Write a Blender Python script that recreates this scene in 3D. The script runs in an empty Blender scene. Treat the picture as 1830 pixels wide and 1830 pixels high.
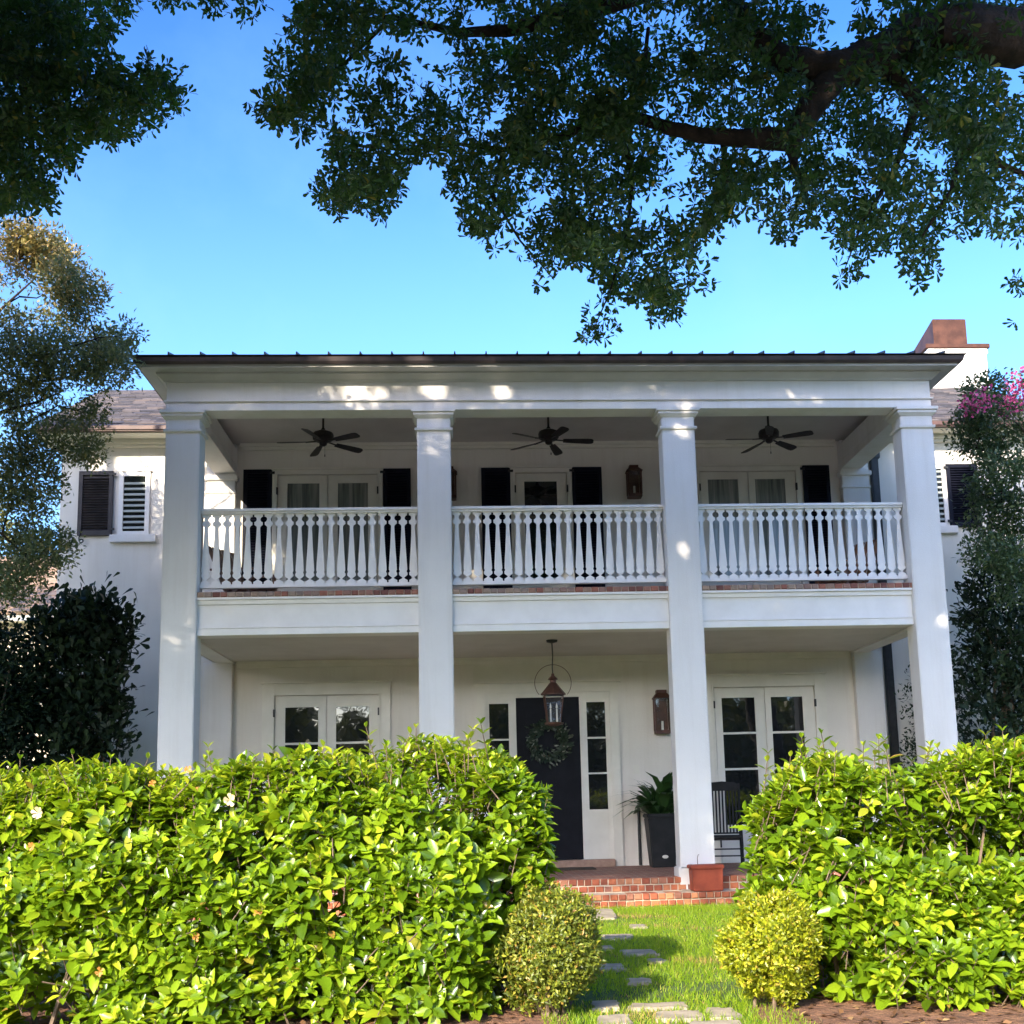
import bpy, bmesh, math, random
import numpy as np
from mathutils import Vector, Matrix
R = math.radians
random.seed(7)
rng = np.random.default_rng(11)
C = bpy.context.scene.collection
sc = bpy.context.scene

# ------------------------------------------------------------------ camera
F, PPX, PPY, S = 2044.0, 954.917, 1122.246, 1830.0
CAM = np.array([4.0835, -15.2377, 1.3057])
YAW, PITCH, ROLL = 0.0581, 0.1553, -0.0247
def cam_axes():
    cy, sy = math.cos(YAW), math.sin(YAW); cp, sp = math.cos(PITCH), math.sin(PITCH); cr, sr = math.cos(ROLL), math.sin(ROLL)
    f = np.array([sy*cp, cy*cp, sp]); r = np.array([cy, -sy, 0.0]); u = np.cross(r, f)
    return cr*r + sr*u, -sr*r + cr*u, f
CR, CU, CF = cam_axes()
def ray(x, y): return CF + ((x-PPX)/F)*CR - ((y-PPY)/F)*CU
def at(x, y, Y):
    d = ray(x, y); t = (Y-CAM[1])/d[1]; return CAM + t*d
def atz(x, y, Z):
    d = ray(x, y); t = (Z-CAM[2])/d[2]; return CAM + t*d
def project(P):
    d = P - CAM; z = d @ CF
    zz = np.where(z > 0.05, z, 0.05)
    return PPX + F*(d @ CR)/zz, PPY - F*(d @ CU)/zz, z
cam = bpy.data.cameras.new('camera'); camo = bpy.data.objects.new('camera', cam); C.objects.link(camo)
camo.matrix_world = Matrix(((CR[0], CU[0], -CF[0], CAM[0]), (CR[1], CU[1], -CF[1], CAM[1]), (CR[2], CU[2], -CF[2], CAM[2]), (0, 0, 0, 1)))
cam.sensor_width = 36; cam.sensor_fit = 'HORIZONTAL'; cam.lens = F/S*36
cam.shift_x = -(PPX-S/2)/S; cam.shift_y = (PPY-S/2)/S; cam.clip_end = 2000; cam.clip_start = 0.05
sc.camera = camo

# ------------------------------------------------------------------ light
SUN_DIR = Vector((0.41, 0.80, -0.42)).normalized()
w = bpy.data.worlds.new('World'); sc.world = w; w.use_nodes = True
nt = w.node_tree; bg = nt.nodes['Background']
sky = nt.nodes.new('ShaderNodeTexSky'); sky.sky_type = 'NISHITA'; sky.sun_disc = False
sky.sun_elevation = math.asin(-SUN_DIR.z); sky.sun_rotation = math.atan2(-SUN_DIR.x, -SUN_DIR.y)
sky.air_density = 0.8; sky.dust_density = 1.2; sky.ozone_density = 2.4
gm_ = nt.nodes.new('ShaderNodeGamma'); gm_.inputs[1].default_value = 1.55; nt.links.new(sky.outputs[0], gm_.inputs[0])
hs = nt.nodes.new('ShaderNodeHueSaturation'); hs.inputs['Saturation'].default_value = 1.07; nt.links.new(gm_.outputs[0], hs.inputs['Color'])
tcw = nt.nodes.new('ShaderNodeTexCoord'); sxyz = nt.nodes.new('ShaderNodeSeparateXYZ'); nt.links.new(tcw.outputs['Generated'], sxyz.inputs[0])
hz = nt.nodes.new('ShaderNodeMapRange'); hz.interpolation_type = 'SMOOTHSTEP'; hz.inputs['From Min'].default_value = 0.62; hz.inputs['From Max'].default_value = 0.22; hz.inputs['To Min'].default_value = 0.0; hz.inputs['To Max'].default_value = 0.50
nt.links.new(sxyz.outputs[2], hz.inputs['Value'])
cn_ = nt.nodes.new('ShaderNodeTexNoise'); cn_.inputs['Scale'].default_value = 2.6; cn_.inputs['Detail'].default_value = 7; cn_.inputs['Roughness'].default_value = 0.62; nt.links.new(tcw.outputs['Generated'], cn_.inputs['Vector'])
cr_ = nt.nodes.new('ShaderNodeMapRange'); cr_.inputs['From Min'].default_value = 0.50; cr_.inputs['From Max'].default_value = 0.80; cr_.inputs['To Max'].default_value = 0.22; nt.links.new(cn_.outputs[0], cr_.inputs['Value'])
ad_ = nt.nodes.new('ShaderNodeMath'); ad_.operation = 'ADD'; ad_.use_clamp = True; nt.links.new(hz.outputs[0], ad_.inputs[0]); nt.links.new(cr_.outputs[0], ad_.inputs[1])
mxw = nt.nodes.new('ShaderNodeMix'); mxw.data_type = 'RGBA'; nt.links.new(ad_.outputs[0], mxw.inputs[0]); nt.links.new(hs.outputs[0], mxw.inputs[6]); mxw.inputs[7].default_value = (1.95, 3.4, 4.7, 1)
nt.links.new(mxw.outputs[2], bg.inputs[0]); bg.inputs[1].default_value = 0.15
sun = bpy.data.lights.new('sun', 'SUN'); suno = bpy.data.objects.new('sun', sun); C.objects.link(suno)
suno.rotation_mode = 'QUATERNION'; suno.rotation_quaternion = SUN_DIR.to_track_quat('-Z', 'Y')
suno.location = (-20, -16, 20); sun.energy = 5.0; sun.angle = R(0.53); sun.color = (1.0, 0.87, 0.68)
sc.view_settings.view_transform = 'Standard'; sc.view_settings.look = 'None'
sc.view_settings.exposure = 1.1; sc.view_settings.gamma = 1.0
sc.cycles.max_bounces = 8; sc.cycles.transparent_max_bounces = 12
sc.cycles.sample_clamp_indirect = 6

# ------------------------------------------------------------------ materials
def new_mat(name):
    m = bpy.data.materials.new(name); m.use_nodes = True
    return m, m.node_tree, m.node_tree.nodes['Principled BSDF']
def N(nt, t, **kw):
    n = nt.nodes.new(t)
    for k, v in kw.items():
        if k in n.inputs: n.inputs[k].default_value = v
        else: setattr(n, k, v)
    return n
def ramp(nt, fac, stops):
    r = nt.nodes.new('ShaderNodeValToRGB'); e = r.color_ramp.elements
    while len(e) < len(stops): e.new(0.5)
    for i, (p, c) in enumerate(stops): e[i].position = p; e[i].color = (*c, 1)
    nt.links.new(fac, r.inputs[0]); return r.outputs[0]
def coord(nt, which='Object'):
    return nt.nodes.new('ShaderNodeTexCoord').outputs[which]
def noise(nt, scale, detail=4, rough=0.55, vec=None):
    n = N(nt, 'ShaderNodeTexNoise', Scale=scale, Detail=detail, Roughness=rough)
    nt.links.new(vec if vec is not None else coord(nt), n.inputs['Vector']); return n.outputs[0]
def bump(nt, p, h, strength, dist):
    b = N(nt, 'ShaderNodeBump', Strength=strength, Distance=dist)
    nt.links.new(h, b.inputs['Height']); nt.links.new(b.outputs[0], p.inputs['Normal']); return b
def mat_noise(name, c1, c2, scale=3, rough=0.7, bscale=0, bdist=0.002, bstr=0.5, metal=0, spec=0.5, mid=(0.35, 0.65)):
    m, nt, p = new_mat(name)
    col = ramp(nt, noise(nt, scale, 5), [(mid[0], c1), (mid[1], c2)])
    nt.links.new(col, p.inputs['Base Color']); p.inputs['Roughness'].default_value = rough
    p.inputs['Metallic'].default_value = metal; p.inputs['Specular IOR Level'].default_value = spec
    if bscale: bump(nt, p, noise(nt, bscale, 3), bstr, bdist)
    return m
def mat_island(name, stops, rough=0.6, bscale=0, bdist=0.002, detail=None, metal=0):
    m, nt, p = new_mat(name)
    g = nt.nodes.new('ShaderNodeNewGeometry')
    col = ramp(nt, g.outputs['Random Per Island'], stops)
    if detail:
        mx = N(nt, 'ShaderNodeMix', data_type='RGBA', blend_type='MULTIPLY'); mx.inputs[0].default_value = 1
        nt.links.new(col, mx.inputs[6])
        nt.links.new(ramp(nt, noise(nt, detail, 5), [(0.3, (0.72, 0.7, 0.68)), (0.7, (1, 1, 1))]), mx.inputs[7])
        col = mx.outputs[2]
    nt.links.new(col, p.inputs['Base Color']); p.inputs['Roughness'].default_value = rough; p.inputs['Metallic'].default_value = metal
    if bscale: bump(nt, p, noise(nt, bscale, 4), 0.7, bdist)
    return m
def mat_leaf(name, stops, trans, tfac=0.35, rough=0.35, spec=0.5):
    m, nt, p = new_mat(name)
    g = nt.nodes.new('ShaderNodeNewGeometry')
    col = ramp(nt, g.outputs['Random Per Island'], stops)
    nt.links.new(col, p.inputs['Base Color']); p.inputs['Roughness'].default_value = rough
    p.inputs['Specular IOR Level'].default_value = spec
    t = nt.nodes.new('ShaderNodeBsdfTranslucent'); t.inputs[0].default_value = (*trans, 1)
    mx = nt.nodes.new('ShaderNodeMixShader'); mx.inputs[0].default_value = tfac
    out = nt.nodes['Material Output']
    nt.links.new(p.outputs[0], mx.inputs[1]); nt.links.new(t.outputs[0], mx.inputs[2]); nt.links.new(mx.outputs[0], out.inputs[0])
    return m
M = {}
def stucco(name, a, b, warm=None):
    m, nt, p = new_mat(name)
    big = ramp(nt, noise(nt, 0.9, 6, 0.6), [(0.3, a), (0.65, b)])
    sep = nt.nodes.new('ShaderNodeMapping'); sep.inputs['Scale'].default_value = (5, 5, 0.35); nt.links.new(coord(nt), sep.inputs[0])
    st = ramp(nt, noise(nt, 1.0, 5, 0.65, sep.outputs[0]), [(0.26, (0.90, 0.885, 0.86)), (0.52, (1, 1, 1))])
    mx = N(nt, 'ShaderNodeMix', data_type='RGBA', blend_type='MULTIPLY'); mx.inputs[0].default_value = 0.8
    nt.links.new(big, mx.inputs[6]); nt.links.new(st, mx.inputs[7]); nt.links.new(mx.outputs[2], p.inputs['Base Color'])
    p.inputs['Roughness'].default_value = 0.85
    bump(nt, p, noise(nt, 55, 5, 0.7), 0.55, 0.006)
    return m
M['stucco'] = stucco('white stucco', (0.72, 0.695, 0.675), (0.79, 0.765, 0.745))
M['wall'] = stucco('warm white stucco', (0.69, 0.65, 0.59), (0.76, 0.72, 0.66))
M['trim'] = mat_noise('white painted trim', (0.76, 0.735, 0.715), (0.82, 0.795, 0.775), 4, 0.45, 90, 0.0008)
M['cream'] = mat_noise('cream painted trim', (0.70, 0.67, 0.59), (0.77, 0.735, 0.66), 3, 0.5, 90, 0.0008)
M['louvre'] = mat_noise('grey green louvre paint', (0.30, 0.33, 0.31), (0.38, 0.41, 0.38), 4, 0.5)
M['winggutter'] = mat_noise('brown wing gutter', (0.075, 0.040, 0.034), (0.12, 0.062, 0.05), 5, 0.55)
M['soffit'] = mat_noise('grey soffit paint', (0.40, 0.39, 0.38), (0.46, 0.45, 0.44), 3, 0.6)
M['ceiling'] = mat_noise('porch ceiling boards', (0.55, 0.52, 0.50), (0.62, 0.59, 0.57), 2, 0.6)
M['shutter'] = mat_noise('black blue shutter paint', (0.005, 0.006, 0.014), (0.009, 0.010, 0.020), 6, 0.6, spec=0.15)
M['doorpaint'] = mat_noise('black navy door paint', (0.006, 0.006, 0.009), (0.010, 0.010, 0.014), 6, 0.5, spec=0.12)
M['brownshutter'] = mat_noise('weathered dark shutter paint', (0.022, 0.018, 0.022), (0.045, 0.036, 0.038), 5, 0.5)
M['iron'] = mat_noise('black iron', (0.012, 0.012, 0.013), (0.025, 0.024, 0.024), 12, 0.5)
M['bronze'] = mat_noise('dark bronze', (0.020, 0.017, 0.018), (0.035, 0.028, 0.027), 9, 0.4, metal=0.3)
M['copper'] = mat_noise('weathered copper', (0.085, 0.036, 0.022), (0.15, 0.062, 0.036), 5, 0.45, 30, 0.001, metal=0.55)
M['agedcopper'] = mat_noise('brown aged copper', (0.075, 0.035, 0.028), (0.13, 0.06, 0.042), 7, 0.5, metal=0.4)
M['gutterpaint'] = mat_noise('dark brown gutter', (0.028, 0.020, 0.024), (0.055, 0.038, 0.038), 5, 0.55)
M['roofmetal'] = mat_noise('dark standing seam metal', (0.05, 0.042, 0.045), (0.085, 0.07, 0.068), 4, 0.5, metal=0.3)
M['slate'] = mat_island('grey slate', [(0, (0.05, 0.05, 0.06)), (0.35, (0.085, 0.08, 0.095)), (0.7, (0.125, 0.115, 0.125)), (1, (0.18, 0.15, 0.145))], 0.6, 40, 0.003, 9)
M['tile'] = mat_island('tan roof tile', [(0, (0.30, 0.20, 0.14)), (1, (0.44, 0.31, 0.22))], 0.7, 20, 0.003, 3)
M['brick'] = mat_island('red brick', [(0, (0.20, 0.055, 0.03)), (0.3, (0.36, 0.095, 0.045)), (0.55, (0.45, 0.14, 0.06)), (0.8, (0.50, 0.21, 0.10)), (1, (0.28, 0.12, 0.09))], 0.8, 45, 0.006, 14)
M['oldbrick'] = mat_island('mixed old brick', [(0, (0.20, 0.075, 0.06)), (0.3, (0.40, 0.15, 0.10)), (0.5, (0.30, 0.22, 0.19)), (0.75, (0.43, 0.30, 0.22)), (1, (0.30, 0.10, 0.07))], 0.8, 45, 0.004, 14)
M['mortar'] = mat_noise('lime mortar', (0.42, 0.34, 0.25), (0.52, 0.43, 0.33), 12, 0.9, 60, 0.003)
M['terracotta'] = mat_noise('terracotta', (0.24, 0.036, 0.014), (0.33, 0.058, 0.022), 7, 0.7, 60, 0.001)
M['glaze'] = mat_noise('black glazed pot', (0.008, 0.009, 0.010), (0.016, 0.017, 0.018), 6, 0.5, spec=0.25)
M['plate'] = mat_noise('pale badge metal', (0.5, 0.48, 0.42), (0.6, 0.58, 0.5), 20, 0.4)
M['blackwood'] = mat_noise('black painted wood', (0.007, 0.008, 0.009), (0.014, 0.014, 0.016), 8, 0.55, spec=0.2)
M['teak'] = mat_noise('oiled teak', (0.16, 0.075, 0.04), (0.26, 0.13, 0.075), 10, 0.5)
M['bark'] = mat_noise('oak bark', (0.010, 0.007, 0.005), (0.042, 0.027, 0.019), 9, 0.9, 22, 0.03, 1.0)
M['twig'] = mat_noise('brown twig', (0.09, 0.065, 0.04), (0.17, 0.12, 0.08), 20, 0.8)
M['stone'] = mat_noise('pale flagstone', (0.25, 0.215, 0.165), (0.42, 0.36, 0.27), 6, 0.85, 30, 0.008)
M['soil'] = mat_noise('red brown soil', (0.12, 0.055, 0.032), (0.25, 0.125, 0.07), 8, 0.95, 25, 0.04, 1)
M['neighbour'] = mat_noise('cream render', (0.62, 0.52, 0.38), (0.70, 0.60, 0.46), 2, 0.8)
M['mat'] = mat_noise('dark coir', (0.03, 0.02, 0.014), (0.06, 0.045, 0.03), 60, 0.95, 90, 0.004)
M['bulb'] = mat_noise('frosted candle tube', (0.7, 0.68, 0.62), (0.8, 0.78, 0.72), 20, 0.4)
M['asphalt'] = mat_noise('asphalt', (0.05, 0.05, 0.052), (0.085, 0.083, 0.08), 3, 0.9, 60, 0.004)
M['concrete'] = mat_noise('pale concrete', (0.42, 0.40, 0.37), (0.52, 0.50, 0.46), 2, 0.85, 40, 0.004)
def glass_mat(name, base, rough=0.03):
    m, nt, p = new_mat(name)
    nt.links.new(ramp(nt, noise(nt, 2.2, 3), [(0.3, base), (0.7, tuple(c*1.6 for c in base))]), p.inputs['Base Color'])
    p.inputs['Roughness'].default_value = rough; p.inputs['IOR'].default_value = 1.52
    p.inputs['Coat Weight'].default_value = 1.0; p.inputs['Coat Roughness'].default_value = 0.01
    b = bump(nt, p, noise(nt, 2.5, 2), 0.15, 0.01); nt.links.new(b.outputs[0], p.inputs['Coat Normal'])
    return m
M['glass'] = glass_mat('dark window glass', (0.010, 0.011, 0.013))
def curtain_mat(name):
    m, nt, p = new_mat(name)
    mp = nt.nodes.new('ShaderNodeMapping'); mp.inputs['Scale'].default_value = (1, 1, 0.05); nt.links.new(coord(nt), mp.inputs[0])
    wv = noise(nt, 16, 3, 0.6, mp.outputs[0])
    nt.links.new(ramp(nt, wv, [(0.32, (0.06, 0.075, 0.07)), (0.5, (0.16, 0.175, 0.16)), (0.68, (0.28, 0.28, 0.25))]), p.inputs['Base Color'])
    p.inputs['Roughness'].default_value = 0.5; p.inputs['Coat Weight'].default_value = 1; p.inputs['Coat Roughness'].default_value = 0.02
    return m
M['curtain'] = curtain_mat('drapes behind glass')
def clear_mat(name):
    m, nt, p = new_mat(name)
    t = nt.nodes.new('ShaderNodeBsdfTransparent'); g = nt.nodes.new('ShaderNodeBsdfGlossy'); g.inputs['Roughness'].default_value = 0.02
    fr = N(nt, 'ShaderNodeFresnel', IOR=1.5); mx = nt.nodes.new('ShaderNodeMixShader')
    nt.links.new(fr.outputs[0], mx.inputs[0]); nt.links.new(t.outputs[0], mx.inputs[1]); nt.links.new(g.outputs[0], mx.inputs[2])
    nt.links.new(mx.outputs[0], nt.nodes['Material Output'].inputs[0]); return m
M['clear'] = clear_mat('clear lamp glass')
def floor_brick(name):
    m, nt, p = new_mat(name)
    b = N(nt, 'ShaderNodeTexBrick', Scale=1.0); b.inputs['Brick Width'].default_value = 0.21; b.inputs['Row Height'].default_value = 0.105
    b.inputs['Mortar Size'].default_value = 0.008
    b.inputs['Color1'].default_value = (0.30, 0.11, 0.07, 1); b.inputs['Color2'].default_value = (0.42, 0.20, 0.13, 1); b.inputs['Mortar'].default_value = (0.40, 0.33, 0.26, 1)
    nt.links.new(coord(nt), b.inputs['Vector'])
    mx = N(nt, 'ShaderNodeMix', data_type='RGBA', blend_type='MULTIPLY'); mx.inputs[0].default_value = 0.9
    nt.links.new(b.outputs[0], mx.inputs[6]); nt.links.new(ramp(nt, noise(nt, 7, 5), [(0.3, (0.55, 0.55, 0.55)), (0.7, (1.1, 1.05, 1))]), mx.inputs[7])
    nt.links.new(mx.outputs[2], p.inputs['Base Color']); p.inputs['Roughness'].default_value = 0.75
    bump(nt, p, noise(nt, 30, 4), 0.4, 0.004); return m
M['floorbrick'] = floor_brick('brick paving')
def ground_mat(name):
    m, nt, p = new_mat(name)
    col = ramp(nt, noise(nt, 1.3, 8, 0.7), [(0.3, (0.035, 0.07, 0.012)), (0.5, (0.075, 0.13, 0.022)), (0.72, (0.16, 0.16, 0.06))])
    nt.links.new(col, p.inputs['Base Color']); p.inputs['Roughness'].default_value = 0.95
    bump(nt, p, noise(nt, 40, 4), 0.8, 0.03); return m
M['lawn'] = ground_mat('lawn soil')
M['hedge'] = mat_leaf('glossy hedge leaf', [(0, (0.045, 0.095, 0.005)), (0.5, (0.11, 0.20, 0.008)), (0.86, (0.20, 0.31, 0.011)), (0.985, (0.27, 0.38, 0.018)), (1, (0.30, 0.17, 0.04))], (0.40, 0.54, 0.010), 0.30, 0.27, 0.6)
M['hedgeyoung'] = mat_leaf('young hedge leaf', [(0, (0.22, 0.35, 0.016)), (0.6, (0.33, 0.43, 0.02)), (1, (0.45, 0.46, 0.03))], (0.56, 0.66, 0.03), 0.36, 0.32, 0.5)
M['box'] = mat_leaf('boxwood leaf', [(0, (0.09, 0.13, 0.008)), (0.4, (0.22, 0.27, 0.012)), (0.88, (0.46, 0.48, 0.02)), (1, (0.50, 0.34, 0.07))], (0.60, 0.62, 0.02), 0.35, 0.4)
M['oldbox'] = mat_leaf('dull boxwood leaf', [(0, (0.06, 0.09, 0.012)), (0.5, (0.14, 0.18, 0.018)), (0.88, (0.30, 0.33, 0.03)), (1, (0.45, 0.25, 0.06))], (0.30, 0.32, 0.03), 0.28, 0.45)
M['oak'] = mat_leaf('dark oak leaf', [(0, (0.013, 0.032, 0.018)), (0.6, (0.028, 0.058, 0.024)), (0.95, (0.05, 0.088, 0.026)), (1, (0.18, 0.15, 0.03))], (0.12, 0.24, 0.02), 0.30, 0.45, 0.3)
M['smallleaf'] = mat_leaf('olive small leaf', [(0, (0.06, 0.095, 0.055)), (0.55, (0.12, 0.165, 0.085)), (0.88, (0.22, 0.25, 0.11)), (1, (0.38, 0.30, 0.13))], (0.26, 0.29, 0.09), 0.3, 0.45)
M['sungold'] = mat_leaf('golden sun tinted leaf', [(0, (0.18, 0.17, 0.05)), (0.6, (0.36, 0.29, 0.09)), (1, (0.52, 0.37, 0.20))], (0.50, 0.38, 0.12), 0.3, 0.5)  # pinkish-gold tips whose colour also carries the sunlight on the tree top
M['greytree'] = mat_leaf('grey green leaf', [(0, (0.032, 0.065, 0.032)), (0.7, (0.065, 0.11, 0.048)), (1, (0.13, 0.17, 0.06))], (0.12, 0.17, 0.05), 0.25, 0.4)
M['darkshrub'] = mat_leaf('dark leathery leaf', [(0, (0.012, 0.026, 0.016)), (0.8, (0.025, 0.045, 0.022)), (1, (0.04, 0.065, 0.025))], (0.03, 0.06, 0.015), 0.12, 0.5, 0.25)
M['farleaf'] = mat_leaf('far leaf', [(0, (0.05, 0.075, 0.02)), (1, (0.13, 0.15, 0.035))], (0.14, 0.17, 0.03), 0.25, 0.6)
M['goldleaf'] = mat_leaf('sunlit yellow green leaf', [(0, (0.14, 0.15, 0.03)), (1, (0.28, 0.24, 0.06))], (0.3, 0.28, 0.05), 0.3, 0.6)
M['strap'] = mat_leaf('strap leaf', [(0, (0.02, 0.06, 0.018)), (1, (0.05, 0.12, 0.03))], (0.07, 0.15, 0.03), 0.2, 0.4)
M['litter'] = mat_leaf('dry fallen leaf', [(0, (0.10, 0.05, 0.025)), (0.7, (0.26, 0.14, 0.07)), (1, (0.38, 0.26, 0.12))], (0.2, 0.1, 0.04), 0.1, 0.7, 0.2)
M['grass'] = mat_leaf('grass blade', [(0, (0.11, 0.22, 0.010)), (0.6, (0.21, 0.34, 0.014)), (0.92, (0.34, 0.42, 0.03)), (1, (0.50, 0.42, 0.12))], (0.44, 0.60, 0.02), 0.45, 0.5, 0.3)
M['drygrass'] = mat_leaf('dry grass blade', [(0, (0.28, 0.22, 0.06)), (0.6, (0.42, 0.30, 0.10)), (1, (0.50, 0.34, 0.14))], (0.5, 0.36, 0.10), 0.3, 0.6, 0.2)
M['petal'] = mat_leaf('cream petal', [(0, (0.62, 0.45, 0.20)), (1, (0.74, 0.60, 0.36))], (0.7, 0.6, 0.35), 0.3, 0.5)
M['wilted'] = mat_leaf('orange wilted petal', [(0, (0.50, 0.20, 0.03)), (1, (0.62, 0.30, 0.06))], (0.55, 0.22, 0.03), 0.3, 0.6)
M['pink'] = mat_leaf('magenta bract', [(0, (0.58, 0.06, 0.22)), (1, (0.75, 0.20, 0.38))], (0.7, 0.06, 0.3), 0.35, 0.5)
M['wreathleaf'] = mat_leaf('wreath leaf', [(0, (0.012, 0.028, 0.012)), (0.82, (0.03, 0.05, 0.025)), (1, (0.34, 0.34, 0.28))], (0.03, 0.05, 0.02), 0.15, 0.5)

# ------------------------------------------------------------------ mesh helpers
class MB:
    def __init__(s): s.v = []; s.f = []; s.m = []
    def add(s, vs, fs, m=0):
        b = len(s.v); s.v += [tuple(map(float, q)) for q in vs]
        for f in fs: s.f.append([b+i for i in f]); s.m.append(m)
        return s
    def box(s, x0, x1, y0, y1, z0, z1, m=0):
        return s.add([(x0,y0,z0),(x1,y0,z0),(x1,y1,z0),(x0,y1,z0),(x0,y0,z1),(x1,y0,z1),(x1,y1,z1),(x0,y1,z1)],
                     [(3,2,1,0),(4,5,6,7),(0,1,5,4),(1,2,6,5),(2,3,7,6),(3,0,4,7)], m)
    def frustum(s, r0, z0, r1, z1, m=0):            # rects (x0,x1,y0,y1)
        v = [(r0[0],r0[2],z0),(r0[1],r0[2],z0),(r0[1],r0[3],z0),(r0[0],r0[3],z0),(r1[0],r1[2],z1),(r1[1],r1[2],z1),(r1[1],r1[3],z1),(r1[0],r1[3],z1)]
        return s.add(v, [(3,2,1,0),(4,5,6,7),(0,1,5,4),(1,2,6,5),(2,3,7,6),(3,0,4,7)], m)
    def obox(s, c, ax, ay, az, m=0):                # centre and three half-axis vectors
        c, ax, ay, az = (np.array(q, float) for q in (c, ax, ay, az))
        v = [c-ax-ay-az, c+ax-ay-az, c+ax+ay-az, c-ax+ay-az, c-ax-ay+az, c+ax-ay+az, c+ax+ay+az, c-ax+ay+az]
        return s.add(v, [(3,2,1,0),(4,5,6,7),(0,1,5,4),(1,2,6,5),(2,3,7,6),(3,0,4,7)], m)
    def bar(s, a, b, w, d, up=(0,0,1), m=0):
        a, b = np.array(a, float), np.array(b, float); t = b-a; L = np.linalg.norm(t); t /= L
        x = np.cross(t, up); 
        if np.linalg.norm(x) < 1e-6: x = np.cross(t, (0,1,0))
        x /= np.linalg.norm(x); y = np.cross(x, t)
        return s.obox((a+b)/2, x*w/2, y*d/2, t*L/2, m)
    def prism_y(s, poly, y0, y1, m=0):              # poly in (x,z), extruded along y
        n = len(poly); v = [(x,y0,z) for x,z in poly]+[(x,y1,z) for x,z in poly]
        f = [list(range(n)), list(range(2*n-1, n-1, -1))]+[(i,i+n,(i+1)%n+n,(i+1)%n) for i in range(n)]
        return s.add(v, f, m)
    def prism_z(s, poly, z0, z1, m=0, inset=0.0):
        n = len(poly); c = np.mean(np.array(poly), 0)
        top = [(x+(c[0]-x)*inset, y+(c[1]-y)*inset) for x, y in poly]
        v = [(x,y,z0) for x,y in poly]+[(x,y,z1) for x,y in top]
        f = [list(range(n-1,-1,-1)), list(range(n, 2*n))]+[(i,(i+1)%n,(i+1)%n+n,i+n) for i in range(n)]
        return s.add(v, f, m)
    def tube(s, pts, radii, n=8, m=0, cap=True):
        pts = [np.array(p, float) for p in pts]
        if not hasattr(radii, '__len__'): radii = [radii]*len(pts)
        b = len(s.v); prev = None
        for i, p in enumerate(pts):
            t = pts[min(i+1, len(pts)-1)]-pts[max(i-1, 0)]; t = t/(np.linalg.norm(t)+1e-9)
            if prev is None:
                a = np.cross(t, (0,0,1)); a = a if np.linalg.norm(a) > 1e-3 else np.cross(t, (0,1,0))
            else: a = prev - t*np.dot(prev, t)
            a /= np.linalg.norm(a); prev = a; c = np.cross(t, a)
            for k in range(n):
                th = 2*math.pi*k/n; s.v.append(tuple(p+radii[i]*(math.cos(th)*a+math.sin(th)*c)))
        for i in range(len(pts)-1):
            for k in range(n):
                s.f.append([b+i*n+k, b+i*n+(k+1)%n, b+(i+1)*n+(k+1)%n, b+(i+1)*n+k]); s.m.append(m)
        if cap:
            s.f.append([b+k for k in range(n-1,-1,-1)]); s.m.append(m)
            e = b+(len(pts)-1)*n; s.f.append([e+k for k in range(n)]); s.m.append(m)
        return s
    def lathe(s, prof, c=(0,0,0), n=24, m=0):
        b = len(s.v)
        for r, z in prof:
            for k in range(n):
                th = 2*math.pi*k/n; s.v.append((c[0]+r*math.cos(th), c[1]+r*math.sin(th), c[2]+z))
        for i in range(len(prof)-1):
            for k in range(n):
                s.f.append([b+i*n+k, b+i*n+(k+1)%n, b+(i+1)*n+(k+1)%n, b+(i+1)*n+k]); s.m.append(m)
        s.f.append([b+k for k in range(n-1,-1,-1)]); s.m.append(m)
        e = b+(len(prof)-1)*n; s.f.append([e+k for k in range(n)]); s.m.append(m)
        return s
    def ring(s, c, r, tube, n=40, k=6, axis='y', a0=0, a1=2*math.pi, m=0):
        pts = []
        for i in range(n+1):
            a = a0+(a1-a0)*i/n
            pts.append((c[0]+r*math.cos(a), c[1], c[2]+r*math.sin(a)) if axis == 'y' else (c[0]+r*math.cos(a), c[1]+r*math.sin(a), c[2]))
        return s.tube(pts, tube, k, m)
    def sweep_u(s, prof, x0, x1, yb, m=0):
        # profile (out, z) swept along left side, front (y=0) and right side, mitred; closed polygon profile
        n = len(prof); b = len(s.v)
        for o, z in prof: s.v.append((x0-o, yb, z))
        for o, z in prof: s.v.append((x0-o, -o, z))
        for o, z in prof: s.v.append((x1+o, -o, z))
        for o, z in prof: s.v.append((x1+o, yb, z))
        for j in range(3):
            for i in range(n):
                s.f.append([b+j*n+i, b+j*n+(i+1)%n, b+(j+1)*n+(i+1)%n, b+(j+1)*n+i]); s.m.append(m)
        s.f.append([b+i for i in range(n)]); s.m.append(m); s.f.append([b+3*n+i for i in range(n-1,-1,-1)]); s.m.append(m)
        return s
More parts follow.
